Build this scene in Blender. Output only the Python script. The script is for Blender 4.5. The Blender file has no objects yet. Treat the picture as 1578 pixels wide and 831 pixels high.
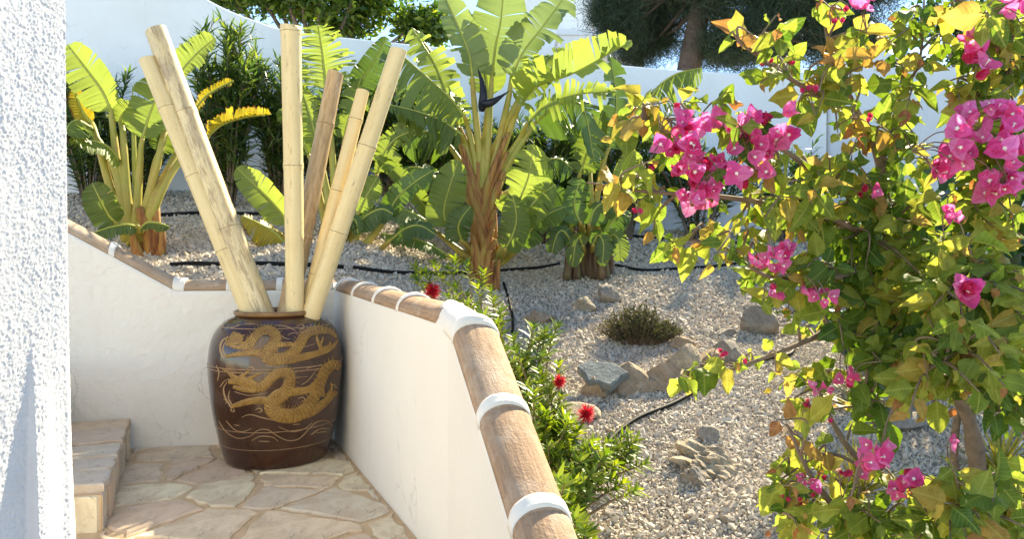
import bpy, bmesh, math, random
import numpy as np
from mathutils import Vector, Matrix, Quaternion
random.seed(7); RNG = np.random.default_rng(11)
SC = bpy.context.scene
COL = SC.collection
# ------------------------------------------------------------------ camera
FPX, HZ, CAMZ = 1140.0, 395.0, 1.08
PITCH = math.atan((415.5-HZ)/FPX)
cam_d = bpy.data.cameras.new('camera'); cam = bpy.data.objects.new('camera', cam_d); COL.objects.link(cam)
cam_d.sensor_width = 36; cam_d.lens = FPX/1578*36; cam_d.clip_end = 2000; cam_d.clip_start = 0.02
cam.location = (0, 0, CAMZ); cam.rotation_euler = (math.pi/2-PITCH, 0, 0)
SC.camera = cam
# ------------------------------------------------------------------ sky, sun, exposure
SUN_AZ, SUN_EL = math.radians(31), math.radians(38)      # azimuth from +Y towards +X
w = bpy.data.worlds.new('World'); SC.world = w; w.use_nodes = True
nt = w.node_tree
sky = nt.nodes.new('ShaderNodeTexSky'); sky.sky_type = 'NISHITA'; sky.sun_disc = False
sky.sun_elevation = SUN_EL; sky.sun_rotation = SUN_AZ
sky.altitude = 1500; sky.air_density = 0.75; sky.dust_density = 0.0; sky.ozone_density = 3.0
bg = nt.nodes['Background']; nt.links.new(sky.outputs[0], bg.inputs[0]); bg.inputs[1].default_value = 0.13
sun_d = bpy.data.lights.new('sun', 'SUN'); sun = bpy.data.objects.new('sun', sun_d); COL.objects.link(sun)
sun_d.energy = 4.0; sun_d.angle = math.radians(0.53); sun_d.color = (1.0, 0.93, 0.80)
sdir = Vector((math.sin(SUN_AZ)*math.cos(SUN_EL), math.cos(SUN_AZ)*math.cos(SUN_EL), math.sin(SUN_EL)))
sun.rotation_euler = sdir.to_track_quat('Z', 'Y').to_euler()
SC.view_settings.view_transform = 'Standard'; SC.view_settings.look = 'None'
SC.view_settings.exposure = 1.93; SC.view_settings.gamma = 1.0
SC.view_settings.use_white_balance = True; SC.view_settings.white_balance_temperature = 7850; SC.view_settings.white_balance_tint = 4
SC.render.engine = 'CYCLES'
SC.cycles.max_bounces = 8; SC.cycles.diffuse_bounces = 4; SC.cycles.transmission_bounces = 4
try: SC.cycles.use_denoising = True
except Exception: pass

# ------------------------------------------------------------------ helpers
def P(px, py, D):
    """the place in the garden seen along a sight line, D metres in front of the viewpoint"""
    a, b = (px-789)/FPX, (415.5-py)/FPX
    c, s = math.cos(PITCH), math.sin(PITCH)
    y, z = c+s*b, -s+c*b
    return Vector((a*D/y, D, CAMZ+z*D/y))
def PS(lst): return [P(*q) for q in lst]

def mesh_np(name, V, F, smooth=True, uv=None):
    V = np.asarray(V, dtype=np.float32); F = np.asarray(F, dtype=np.int32)
    me = bpy.data.meshes.new(name); k = F.shape[1]
    me.vertices.add(len(V)); me.vertices.foreach_set('co', V.ravel())
    me.loops.add(F.size); me.loops.foreach_set('vertex_index', F.ravel())
    me.polygons.add(len(F)); me.polygons.foreach_set('loop_start', np.arange(0, F.size, k, dtype=np.int32))
    me.update(calc_edges=True)
    if uv is not None:
        l = me.uv_layers.new(name='UVMap'); l.data.foreach_set('uv', np.asarray(uv, dtype=np.float32)[F.ravel()].ravel())
    else: me.validate()
    me.polygons.foreach_set('use_smooth', np.full(len(me.polygons), smooth))
    return me

class MB:
    def __init__(s): s.v = []; s.f = []; s.uv = []
    def add(s, vs, fs, uvs=None):
        o = len(s.v); s.v += [tuple(q) for q in vs]; s.f += [tuple(i+o for i in f) for f in fs]
        s.uv += list(uvs) if uvs is not None else [(0, 0)]*len(vs)
        return s
    def tube(s, pts, rad, n=8, cap=True):
        pts = [Vector(p) for p in pts]; m = len(pts)
        if not hasattr(rad, '__len__'): rad = [rad]*m
        vs = []; fs = []; uv = []; ref = None; L = 0
        for i, p in enumerate(pts):
            t = (pts[min(i+1, m-1)]-pts[max(i-1, 0)]).normalized()
            if ref is None: ref = t.orthogonal().normalized()
            ref = (ref-t*ref.dot(t)).normalized(); b = t.cross(ref)
            if i: L += (p-pts[i-1]).length
            for k in range(n):
                a = 2*math.pi*k/n
                vs.append(p+(ref*math.cos(a)+b*math.sin(a))*rad[i]); uv.append((L, k/n))
        for i in range(m-1):
            for k in range(n):
                k2 = (k+1) % n
                fs.append((i*n+k, i*n+k2, (i+1)*n+k2, (i+1)*n+k))
        if cap:
            fs.append(tuple(range(n-1, -1, -1))); fs.append(tuple((m-1)*n+k for k in range(n)))
        return s.add(vs, fs, uv)
    def lathe(s, prof, n=32, close=False):
        vs = []; fs = []; m = len(prof)
        for r, z in prof:
            for k in range(n):
                a = 2*math.pi*k/n; vs.append((r*math.cos(a), r*math.sin(a), z))
        for i in range(m-1):
            for k in range(n):
                k2 = (k+1) % n; fs.append((i*n+k, i*n+k2, (i+1)*n+k2, (i+1)*n+k))
        return s.add(vs, fs)
    def box(s, lo, hi):
        (a, b, c), (d, e, f) = lo, hi
        return s.add([(a,b,c),(d,b,c),(d,e,c),(a,e,c),(a,b,f),(d,b,f),(d,e,f),(a,e,f)],
                     [(3,2,1,0),(4,5,6,7),(0,1,5,4),(1,2,6,5),(2,3,7,6),(3,0,4,7)])
    def mesh(s, name, smooth=True):
        me = bpy.data.meshes.new(name); me.from_pydata(s.v, [], s.f)
        u = me.uv_layers.new(name='UVMap')
        idx = np.zeros(len(me.loops), dtype=np.int32); me.loops.foreach_get('vertex_index', idx)
        u.data.foreach_set('uv', np.asarray(s.uv, dtype=np.float32)[idx].ravel())
        me.polygons.foreach_set('use_smooth', np.full(len(me.polygons), smooth)); me.update()
        return me

def obj(name, me, mat=None, parent=None, loc=None):
    o = bpy.data.objects.new(name, me); COL.objects.link(o)
    if mat is not None and me is not None and len(me.materials) == 0: me.materials.append(mat)
    if parent is not None:
        o.parent = parent
        if parent.type == 'EMPTY' and loc is None:      # geometry given in world space
            q = parent
            base = Vector((0, 0, 0))
            while q is not None: base += q.location; q = q.parent
            o.location = -base
    if loc is not None: o.location = loc
    return o
def tag(o, label, cat, group=None):
    o['label'] = label; o['category'] = cat
    if group: o['group'] = group
    return o
def struct(o): o['kind'] = 'structure'; return o
def stuff(o): o['kind'] = 'stuff'; return o
def thing(name, label, cat, loc, group=None):
    o = bpy.data.objects.new(name, None); COL.objects.link(o); o.location = loc; o.empty_display_size = .1
    return tag(o, label, cat, group)

def catmull(pts, n):
    pts = [Vector(p) for p in pts]
    if len(pts) == 2: return [pts[0].lerp(pts[1], i/(n-1)) for i in range(n)]
    q = [2*pts[0]-pts[1]]+pts+[2*pts[-1]-pts[-2]]; out = []
    m = len(pts)-1
    for i in range(n):
        t = i/(n-1)*m; k = min(int(t), m-1); t -= k
        a, b, c, d = q[k:k+4]
        out.append(.5*((2*b)+(c-a)*t+(2*a-5*b+4*c-d)*t*t+(3*b-a-3*c+d)*t**3))
    return out

def _h(ix, iy, seed):
    n = (ix*374761393+iy*668265263+seed*974634777) & 0x7fffffff
    n = ((n ^ (n >> 13))*1274126177) & 0x7fffffff
    return ((n ^ (n >> 16)) & 0xffff)/65535.0
def vnoise(x, y, seed=0):
    x = np.asarray(x, dtype=np.float64); y = np.asarray(y, dtype=np.float64)
    ix = np.floor(x).astype(np.int64); iy = np.floor(y).astype(np.int64)
    fx, fy = x-ix, y-iy; fx = fx*fx*(3-2*fx); fy = fy*fy*(3-2*fy)
    a, b = _h(ix, iy, seed), _h(ix+1, iy, seed); c, d = _h(ix, iy+1, seed), _h(ix+1, iy+1, seed)
    return (a*(1-fx)+b*fx)*(1-fy)+(c*(1-fx)+d*fx)*fy
def fbm(x, y, seed=0, o=3):
    r = 0; a = .5
    for i in range(o): r = r+a*vnoise(x*2**i, y*2**i, seed+i*17); a *= .5
    return r

# ------------------------------------------------------------------ material helpers
class NM:
    def __init__(s, name):
        s.m = bpy.data.materials.new(name); s.m.use_nodes = True; s.t = s.m.node_tree
        s.b = s.t.nodes['Principled BSDF']; s.out = s.t.nodes['Material Output']
    def n(s, typ, **kw):
        nd = s.t.nodes.new('ShaderNode'+typ)
        for k, v in kw.items(): setattr(nd, k, v)
        return nd
    def link(s, a, b): s.t.links.new(a, b)
    def tc(s, which='Object', scale=(1,1,1)):
        t = s.n('TexCoord'); m = s.n('Mapping'); m.inputs['Scale'].default_value = scale
        s.link(t.outputs[which], m.inputs[0]); return m.outputs[0]
    def noise(s, vec, scale, detail=4, rough=.6, dist=0):
        x = s.n('TexNoise'); x.inputs['Scale'].default_value = scale; x.inputs['Detail'].default_value = detail
        x.inputs['Roughness'].default_value = rough; x.inputs['Distortion'].default_value = dist
        if vec is not None: s.link(vec, x.inputs['Vector'])
        return x.outputs['Fac']
    def ramp(s, fac, stops, interp='LINEAR'):
        r = s.n('ValToRGB'); e = r.color_ramp.elements; r.color_ramp.interpolation = interp
        while len(e) < len(stops): e.new(.5)
        for i, (p, c) in enumerate(stops): e[i].position = p; e[i].color = (*c, 1) if len(c) == 3 else c
        s.link(fac, r.inputs[0]); return r.outputs[0]
    def mix(s, fac, a, b, mode='MIX'):
        x = s.n('Mix', data_type='RGBA', blend_type=mode)
        for sock, v in ((x.inputs[0], fac), (x.inputs[6], a), (x.inputs[7], b)):
            if isinstance(v, (int, float)): sock.default_value = v
            elif isinstance(v, tuple): sock.default_value = (*v, 1)
            else: s.link(v, sock)
        return x.outputs[2]
    def math(s, op, a, b=0.0):
        x = s.n('Math', operation=op)
        for sock, v in ((x.inputs[0], a), (x.inputs[1], b)):
            if isinstance(v, (int, float)): sock.default_value = v
            else: s.link(v, sock)
        return x.outputs[0]
    def rnd(s):                         # a random number for each piece
        g = s.n('NewGeometry'); o = s.n('ObjectInfo')
        return s.math('FRACT', s.math('ADD', g.outputs['Random Per Island'], o.outputs['Random']))
    def bump(s, h, strength=.3, dist=.01):
        b = s.n('Bump'); b.inputs['Strength'].default_value = strength; b.inputs['Distance'].default_value = dist
        s.link(h, b.inputs['Height']); s.link(b.outputs[0], s.b.inputs['Normal']); return b
    def set(s, col=None, rough=.6, spec=.4, metal=0):
        if col is not None:
            if isinstance(col, tuple): s.b.inputs['Base Color'].default_value = (*col, 1)
            else: s.link(col, s.b.inputs['Base Color'])
        if isinstance(rough, (int, float)): s.b.inputs['Roughness'].default_value = rough
        else: s.link(rough, s.b.inputs['Roughness'])
        s.b.inputs['Specular IOR Level'].default_value = spec; s.b.inputs['Metallic'].default_value = metal
        return s.m

def leaf_mat(name, stops, tr, t=.45, rough=.42, vein=None, spec=.45):
    k = NM(name); r = k.rnd(); v = k.tc('Object')
    c = k.ramp(r, stops)
    c = k.mix(k.math('MULTIPLY', k.noise(v, 28, 3), .55), c, k.mix(1.0, c, (.62, .60, .45), 'MULTIPLY'))
    k.set(c, rough, spec)
    tl = k.n('BsdfTranslucent'); k.link(k.mix(1.0, c, tr, 'MULTIPLY'), tl.inputs[0])
    mx = k.n('MixShader'); mx.inputs[0].default_value = t
    k.link(k.b.outputs[0], mx.inputs[1]); k.link(tl.outputs[0], mx.inputs[2]); k.link(mx.outputs[0], k.out.inputs[0])
    return k.m

def plaster(name, base=(.80, .775, .73), dirt=.35, bump=.5):
    k = NM(name); v = k.tc('Object')
    n1 = k.noise(v, 1.6, 5); n2 = k.noise(v, 34, 4, .62, .6); n3 = k.noise(v, 7, 4)
    c = k.mix(k.math('MULTIPLY', k.ramp(n1, [(.45, (0,0,0)), (.75, (1,1,1))]), dirt), base, (base[0]*.84, base[1]*.81, base[2]*.76))
    v2 = k.tc('Object', (9, 9, .8)); st = k.ramp(k.noise(v2, 1.0, 4), [(.62, (0,0,0)), (.80, (1,1,1))])
    c = k.mix(k.math('MULTIPLY', st, dirt*.5), c, (base[0]*.72, base[1]*.68, base[2]*.62))
    vo = k.n('TexVoronoi', feature='SMOOTH_F1'); vo.inputs['Scale'].default_value = 26; k.link(v, vo.inputs['Vector'])
    h = k.math('ADD', k.math('MULTIPLY', n2, .6), k.math('ADD', k.math('MULTIPLY', n3, .5), k.math('MULTIPLY', vo.outputs['Distance'], .5)))
    # hairline cracks, here and there
    nz = k.n('TexNoise'); nz.inputs['Scale'].default_value = 5; nz.inputs['Detail'].default_value = 4; k.link(v, nz.inputs['Vector'])
    ns = k.n('VectorMath', operation='SCALE'); ns.inputs['Scale'].default_value = .35; k.link(nz.outputs['Color'], ns.inputs[0])
    wp = k.n('VectorMath', operation='ADD'); k.link(k.tc('Object', (1.6, 1.6, .55)), wp.inputs[0]); k.link(ns.outputs[0], wp.inputs[1])
    cr = k.n('TexVoronoi', feature='DISTANCE_TO_EDGE'); cr.inputs['Scale'].default_value = 1.5; k.link(wp.outputs[0], cr.inputs['Vector'])
    ck = k.math('MULTIPLY', k.ramp(cr.outputs['Distance'], [(.0, (1,1,1)), (.006, (0,0,0))]), k.ramp(k.noise(v, 2.2, 2), [(.50, (0,0,0)), (.60, (1,1,1))]))
    c = k.mix(k.math('MULTIPLY', ck, min(1, dirt*1.8)), c, (base[0]*.55, base[1]*.5, base[2]*.45))
    k.bump(h, bump, .012)
    return k.set(c, .9, .15)

def vein_mat(name, stops, tr, t, vein, rough=.5, spec=.3, dark=(.62, .60, .45)):
    k = NM(name); r = k.rnd(); v = k.tc('Object'); uv = k.tc('UV'); sp = k.n('SeparateXYZ'); k.link(uv, sp.inputs[0])
    c = k.ramp(r, stops)
    wn = k.n('TexNoise'); wn.inputs['Scale'].default_value = 3.2; wn.inputs['Detail'].default_value = 3; wn.noise_dimensions = '4D'; k.link(uv, wn.inputs['Vector'])
    k.link(k.math('MULTIPLY', r, 40.0), wn.inputs['W'])
    c = k.mix(k.ramp(wn.outputs['Fac'], [(.40, (0,0,0)), (.68, (.85,.85,.85))]), c, k.mix(1.0, c, dark, 'MULTIPLY'))
    x = k.math('ABSOLUTE', k.math('SUBTRACT', sp.outputs[0], .5))
    mid = k.ramp(x, [(.012, (1,1,1)), (.035, (0,0,0))])
    ph = k.math('SINE', k.math('MULTIPLY', k.math('SUBTRACT', sp.outputs[1], k.math('MULTIPLY', x, .55)), 52.0))
    sv = k.ramp(ph, [(.78, (0,0,0)), (1.0, (.55,.55,.55))])
    vn = k.math('MAXIMUM', mid, sv)
    c = k.mix(k.math('MULTIPLY', vn, .55), c, vein)
    spk = k.ramp(k.noise(v, 260, 2), [(.68, (0,0,0)), (.74, (.7,.7,.7))]); c = k.mix(spk, c, (.20, .12, .05))
    k.bump(vn, .35, .002); k.set(c, rough, spec)
    tl = k.n('BsdfTranslucent'); k.link(k.mix(1.0, c, tr, 'MULTIPLY'), tl.inputs[0])
    mx = k.n('MixShader'); mx.inputs[0].default_value = t
    k.link(k.b.outputs[0], mx.inputs[1]); k.link(tl.outputs[0], mx.inputs[2]); k.link(mx.outputs[0], k.out.inputs[0])
    return k.m
M = {}
M['plaster'] = plaster('plaster', (.86, .80, .715), .35, .6)
M['plaster_smooth'] = plaster('plaster_smooth', (.86, .80, .715), .22, .28)
M['plaster_far'] = plaster('plaster_far', (.80, .815, .83), .42, .25)
def m_stucco():
    k = NM('rough_stucco'); v = k.tc('Object')
    c = k.ramp(k.noise(v, 6, 4), [(.3, (.57, .575, .60)), (.7, (.64, .645, .665))])
    k.bump(k.noise(v, 520, 3, .6), .5, .003); return k.set(c, .95, .1)
M['stucco'] = m_stucco()
def m_terra():
    k = NM('terracotta'); v = k.tc('Object', (1, 1, 1)); o = k.n('ObjectInfo')
    vs = k.tc('UV', (5, 11, 1))
    base = k.ramp(o.outputs['Random'], [(0, (.46, .29, .18)), (.35, (.52, .36, .24)), (.7, (.55, .40, .27)), (1, (.45, .31, .21))])
    s1 = k.ramp(k.noise(vs, 1.5, 6, .7), [(.35, (0,0,0)), (.7, (1,1,1))])
    c = k.mix(k.math('MULTIPLY', s1, .62), base, (.20, .125, .085))
    s2 = k.ramp(k.noise(v, 7, 6, .7), [(.48, (0,0,0)), (.68, (1,1,1))])
    c = k.mix(k.math('MULTIPLY', s2, .6), c, (.60, .48, .38))
    s3 = k.ramp(k.noise(v, 42, 4, .7), [(.60, (0,0,0)), (.70, (1,1,1))])
    c = k.mix(k.math('MULTIPLY', s3, .55), c, (.10, .075, .06))
    k.bump(k.math('ADD', k.noise(vs, 2, 5), k.noise(v, 120, 3)), .45, .006)
    return k.set(c, .85, .2)
M['terracotta'] = m_terra()
def m_flag():
    k = NM('flagstone'); v = k.tc('Object'); r = k.rnd()
    c = k.ramp(r, [(0, (.66, .47, .31)), (.18, (.80, .63, .44)), (.36, (.56, .50, .42)), (.55, (.86, .74, .50)), (.72, (.60, .52, .44)), (.86, (.74, .53, .37)), (1, (.62, .55, .48))])
    n = k.noise(v, 5, 6, .7, .8)
    c = k.mix(k.ramp(n, [(.42, (0,0,0)), (.66, (.85,.85,.85))]), c, (.54, .38, .24))
    c = k.mix(k.ramp(k.noise(v, 3.1, 5, .7), [(.5, (0,0,0)), (.75, (.7,.7,.7))]), c, (.56, .45, .34))
    c = k.mix(k.ramp(k.noise(v, 60, 4, .7), [(.55, (0,0,0)), (.75, (.5,.5,.5))]), c, (.42, .30, .19))
    w = k.n('TexWave', wave_type='BANDS'); w.inputs['Scale'].default_value = 3; w.inputs['Distortion'].default_value = 9; w.inputs['Detail'].default_value = 4
    k.link(v, w.inputs['Vector'])
    cr = k.n('TexVoronoi', feature='DISTANCE_TO_EDGE'); cr.inputs['Scale'].default_value = 5.5
    wp = k.n('VectorMath', operation='ADD'); k.link(v, wp.inputs[0]); nz = k.n('TexNoise'); nz.inputs['Scale'].default_value = 9; k.link(v, nz.inputs['Vector'])
    ns = k.n('VectorMath', operation='SCALE'); ns.inputs['Scale'].default_value = .22; k.link(nz.outputs['Color'], ns.inputs[0]); k.link(ns.outputs[0], wp.inputs[1]); k.link(wp.outputs[0], cr.inputs['Vector'])
    ck = k.math('MULTIPLY', k.ramp(cr.outputs['Distance'], [(.0, (1,1,1)), (.018, (0,0,0))]), k.ramp(k.noise(v, 4, 2), [(.48, (0,0,0)), (.56, (1,1,1))]))
    c = k.mix(k.math('MULTIPLY', ck, .6), c, (.22, .15, .10))
    k.bump(k.math('ADD', k.math('MULTIPLY', w.outputs['Fac'], .35), k.math('ADD', n, k.math('MULTIPLY', k.noise(v, 45, 5), .5))), .5, .008)
    return k.set(c, .72, .3)
M['flagstone'] = m_flag()
def m_simple(name, stops, scale=8, rough=.85, bump=.4, bs=60, spec=.25, dist=.006):
    k = NM(name); v = k.tc('Object')
    k.bump(k.noise(v, bs, 5, .7), bump, dist)
    return k.set(k.ramp(k.noise(v, scale, 6, .68, .4), stops), rough, spec)
M['mortar'] = m_simple('sand_mortar', [(.3, (.56, .39, .23)), (.7, (.72, .52, .33))], 9, .95, .6, 130)
M['soil'] = m_simple('gravel_soil', [(.3, (.20, .17, .14)), (.7, (.36, .32, .27))], 40, .95, .8, 90)
M['ground'] = m_simple('dry_ground', [(.3, (.22, .18, .12)), (.7, (.30, .26, .18))], 2, .95, .4, 20)
def m_gravel():
    k = NM('marble_gravel'); r = k.rnd(); v = k.tc('Object')
    c = k.ramp(r, [(0, (.30, .27, .24)), (.12, (.52, .49, .45)), (.4, (.66, .62, .56)), (.62, (.57, .50, .43)), (.82, (.74, .70, .64)), (.93, (.42, .34, .27)), (1, (.55, .52, .49))])
    c = k.mix(k.math('MULTIPLY', k.noise(v, 160, 2), .6), c, (.42, .37, .31))
    c = k.mix(1.0, c, (.97, .93, .87), 'MULTIPLY')
    return k.set(c, .85, .2)
M['gravel'] = m_gravel()
def m_rock(name, stops, sc=7):
    k = NM(name); v = k.tc('Object'); n = k.noise(v, sc, 8, .7, .6)
    c = k.ramp(n, stops); c = k.mix(k.ramp(k.noise(v, 48, 5, .7), [(.5, (0,0,0)), (.75, (.7,.7,.7))]), c, (.12, .10, .085))
    k.bump(k.math('ADD', n, k.math('MULTIPLY', k.noise(v, 40, 6, .7), .5)), 1.0, .035); return k.set(c, .85, .25)
M['rock_tan'] = m_rock('rock_tan', [(.3, (.27, .19, .125)), (.5, (.42, .31, .21)), (.7, (.52, .43, .33))])
M['rock_grey'] = m_rock('rock_grey', [(.3, (.23, .20, .17)), (.55, (.36, .32, .27)), (.75, (.48, .44, .38))])
M['rock_slate'] = m_rock('rock_slate', [(.3, (.12, .145, .155)), (.55, (.20, .235, .245)), (.75, (.29, .31, .30))])
M['rock_pale'] = m_rock('rock_pale', [(.3, (.34, .26, .17)), (.55, (.52, .43, .31)), (.75, (.62, .55, .44))], 12)
def m_hose():
    k = NM('black_hose'); return k.set((.010, .010, .011), .65, .2)
M['hose'] = m_hose()
def m_bamboo(name, c1, c2, wear, wcol):
    k = NM(name); v = k.tc('Object', (1, 1, .05)); v2 = k.tc('Object', (1, 1, .22)); o = k.n('ObjectInfo')
    c = k.ramp(k.noise(v, 30, 4), [(.35, c1), (.65, c2)])
    c = k.mix(k.ramp(k.noise(v2, 13, 8, .72, .3), [(wear, (0,0,0)), (wear+.10, (.8,.8,.8))]), c, wcol)
    c = k.mix(k.ramp(k.noise(k.tc('Object', (1,1,.15)), 55, 5, .7), [(wear, (0,0,0)), (wear+.10, (.7,.7,.7))]), c, (.30, .20, .10))
    c = k.mix(k.ramp(k.noise(k.tc('Object'), 3.5, 5, .7), [(.52, (0,0,0)), (.75, (.45,.45,.45))]), c, (c2[0]*.72, c2[1]*.64, c2[2]*.52))
    c = k.mix(k.ramp(k.noise(k.tc('Object'), 140, 2), [(.70, (0,0,0)), (.75, (.8,.8,.8))]), c, (.16, .09, .045))
    k.bump(k.noise(v, 60, 4), .15, .004); return k.set(c, .42, .4)
M['bamboo'] = m_bamboo('bamboo', (.70, .53, .26), (.78, .62, .34), .60, (.58, .41, .20))
M['bamboo_worn'] = m_bamboo('bamboo_worn', (.66, .50, .26), (.75, .61, .36), .505, (.42, .32, .21))
M['bamboo_brown'] = m_bamboo('bamboo_brown', (.46, .31, .165), (.56, .40, .22), .52, (.30, .17, .085))
M['bamboo_node'] = m_simple('bamboo_node', [(.35, (.13, .075, .035)), (.65, (.36, .23, .10))], 40, .7, .3)
M['bamboo_cut'] = m_simple('bamboo_cut', [(.3, (.50, .36, .20)), (.7, (.66, .50, .30))], 60, .8, .4, 200)
def m_glaze():
    k = NM('brown_glaze'); v = k.tc('Object'); n = k.noise(v, 7, 6, .65)
    c = k.ramp(n, [(.3, (.028, .010, .005)), (.6, (.058, .020, .009)), (.8, (.11, .042, .017))])
    c = k.mix(k.ramp(k.noise(v, 70, 5, .7), [(.66, (0,0,0)), (.76, (.5,.5,.5))]), c, (.12, .06, .03))
    k.bump(k.noise(v, 18, 4), .10, .01)
    k.b.inputs['Coat Weight'].default_value = .35; k.b.inputs['Coat Roughness'].default_value = .12
    return k.set(c, .17, .5)
M['glaze'] = m_glaze()
def m_ochre():
    k = NM('ochre_relief'); v = k.tc('Object'); uv = k.tc('UV')
    c = k.ramp(k.noise(v, 22, 5, .6), [(.3, (.27, .135, .022)), (.55, (.42, .235, .045)), (.8, (.52, .32, .09))])
    vo = k.n('TexVoronoi', feature='DISTANCE_TO_EDGE'); vo.inputs['Scale'].default_value = 120; k.link(v, vo.inputs['Vector'])
    ln = k.ramp(vo.outputs['Distance'], [(.0, (1,1,1)), (.22, (0,0,0))])
    c = k.mix(k.math('MULTIPLY', ln, .8), c, (.10, .045, .015))
    sp = k.n('SeparateXYZ'); k.link(uv, sp.inputs[0])
    e = k.math('ABSOLUTE', k.math('SUBTRACT', sp.outputs[1], .5))
    c = k.mix(k.ramp(e, [(.36, (0,0,0)), (.40, (.8,.8,.8)), (.44, (0,0,0))]), c, (.07, .03, .012))
    k.bump(vo.outputs['Distance'], .4, .006)
    return k.set(c, .38, .45)
M['ochre'] = m_ochre()
M['ochre_line'] = m_simple('ochre_line', [(.3, (.30, .175, .085)), (.7, (.42, .27, .14))], 30, .45, .1)
M['rim_glaze'] = m_simple('rim_glaze', [(.3, (.16, .075, .025)), (.65, (.30, .16, .055))], 12, .3, .1, 60, .5)

G = lambda *a: a
M['banana'] = None
def m_banana(name, cols, tr, t=.42, edge=None, edge_at=.80):
    k = NM(name); uv = k.tc('UV'); sp = k.n('SeparateXYZ'); k.link(uv, sp.inputs[0])
    o = k.n('ObjectInfo'); v = k.tc('Object')
    c = k.ramp(o.outputs['Random'], cols)
    c = k.mix(k.ramp(k.noise(v, 5, 4), [(.4, (0,0,0)), (.7, (.55,.55,.55))]), c, k.mix(1.0, c, (.7, .78, .6), 'MULTIPLY'))
    wv = k.n('TexWave', wave_type='BANDS', bands_direction='X'); wv.inputs['Scale'].default_value = 34; wv.inputs['Distortion'].default_value = .6
    k.link(uv, wv.inputs['Vector'])
    c = k.mix(k.math('MULTIPLY', wv.outputs['Fac'], .16), c, (.55, .60, .16))
    if edge:
        en = k.math('ADD', sp.outputs[1], k.math('MULTIPLY', k.math('SUBTRACT', k.noise(v, 16, 5, .7), .5), 1.1))
        c = k.mix(k.ramp(en, [(edge_at, (0,0,0)), (edge_at+.09, (1,1,1))]), c, edge)
    k.bump(wv.outputs['Fac'], .25, .006); k.set(c, .36, .5)
    tl = k.n('BsdfTranslucent'); k.link(k.mix(1.0, c, tr, 'MULTIPLY'), tl.inputs[0])
    mx = k.n('MixShader'); mx.inputs[0].default_value = t
    k.link(k.b.outputs[0], mx.inputs[1]); k.link(tl.outputs[0], mx.inputs[2]); k.link(mx.outputs[0], k.out.inputs[0])
    return k.m
M['ban_green'] = m_banana('strelitzia_green', [(0, (.09, .14, .035)), (.5, (.13, .19, .04)), (1, (.17, .23, .05))], (1.5, 1.5, .8), .45, (.30, .20, .07), 1.16)
M['ban_yellow'] = m_banana('strelitzia_lime', [(0, (.20, .26, .045)), (.5, (.26, .31, .05)), (1, (.29, .34, .06))], (1.2, 1.3, 1.1), .48, (.36, .20, .05), 1.12)
M['ban_dark'] = m_banana('strelitzia_dark', [(0, (.05, .10, .03)), (.5, (.075, .14, .035)), (1, (.10, .17, .04))], (1.3, 1.5, .5), .32)  # the dark green leaves, less translucent
M['ban_old'] = m_banana('strelitzia_old', [(0, (.42, .33, .03)), (.5, (.45, .37, .035)), (1, (.38, .32, .04))], (1.4, 1.2, .5), .45, (.20, .09, .025), .90)
M['ban_grey'] = m_banana('strelitzia_glaucous', [(0, (.15, .20, .09)), (.5, (.18, .235, .10)), (1, (.22, .27, .11))], (1.4, 1.5, .8), .33, (.30, .20, .07), 1.18)
M['midrib'] = m_simple('midrib', [(.3, (.26, .30, .05)), (.7, (.42, .42, .09))], 6, .45, .15, 40, .4)
M['petiole_rib'] = m_simple('petiole', [(.3, (.30, .30, .05)), (.55, (.40, .33, .07)), (.75, (.34, .17, .06))], 5, .5, .2, 40, .4)
def m_sheath():
    k = NM('sheath'); v = k.tc('Object', (1, 1, .12)); z = k.tc('Object')
    c = k.ramp(k.noise(v, 24, 6, .7), [(.25, (.07, .035, .022)), (.40, (.26, .10, .04)), (.52, (.40, .20, .06)), (.64, (.36, .28, .07)), (.8, (.46, .36, .18))])
    k.bump(k.noise(v, 50, 5, .7), .6, .01); return k.set(c, .7, .3)
M['sheath'] = m_sheath()
def m_sheath2():
    k = NM('dry_sheath'); v = k.tc('Object', (1, 1, .12))
    c = k.ramp(k.noise(v, 24, 6, .7), [(.25, (.035, .025, .02)), (.42, (.12, .075, .05)), (.55, (.19, .13, .075)), (.66, (.15, .17, .05)), (.8, (.28, .22, .13))])
    k.bump(k.noise(v, 50, 5, .7), .6, .01); return k.set(c, .7, .3)
M['sheath_dry'] = m_sheath2()
M['spathe'] = m_simple('spathe', [(.3, (.006, .007, .013)), (.7, (.018, .020, .032))], 10, .35, .1)
M['bark'] = m_simple('bark', [(.3, (.10, .075, .055)), (.7, (.24, .185, .14))], 14, .9, .8, 50, .2, .01)
M['pine_bark'] = m_simple('pine_bark', [(.3, (.085, .060, .050)), (.7, (.20, .145, .115))], 4, .9, .8, 12, .2, .04)
M['twig'] = m_simple('twig', [(.3, (.15, .10, .07)), (.7, (.30, .22, .15))], 20, .8, .3)
M['oleander'] = leaf_mat('oleander_leaf', [(0, (.035, .08, .03)), (.4, (.075, .14, .042)), (.75, (.14, .21, .06)), (1, (.25, .30, .09))], (1.8, 1.8, .7), .45, .35)
M['tree_leaf'] = leaf_mat('tree_leaf', [(0, (.03, .075, .018)), (.5, (.07, .14, .025)), (.85, (.16, .23, .04)), (1, (.28, .33, .06))], (1.8, 1.8, .5), .48)
M['pine'] = leaf_mat('pine_needles', [(0, (.016, .038, .024)), (.6, (.036, .068, .040)), (1, (.08, .115, .055))], (1.2, 1.3, .8), .15, .6)
M['boug_leaf'] = vein_mat('bougainvillea_leaf', [(0, (.15, .24, .035)), (.3, (.24, .33, .055)), (.55, (.33, .39, .065)), (.78, (.42, .42, .08)), (.9, (.48, .38, .08)), (1, (.44, .25, .10))], (1.32, 1.35, .95), .56, (.52, .52, .14))
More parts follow.
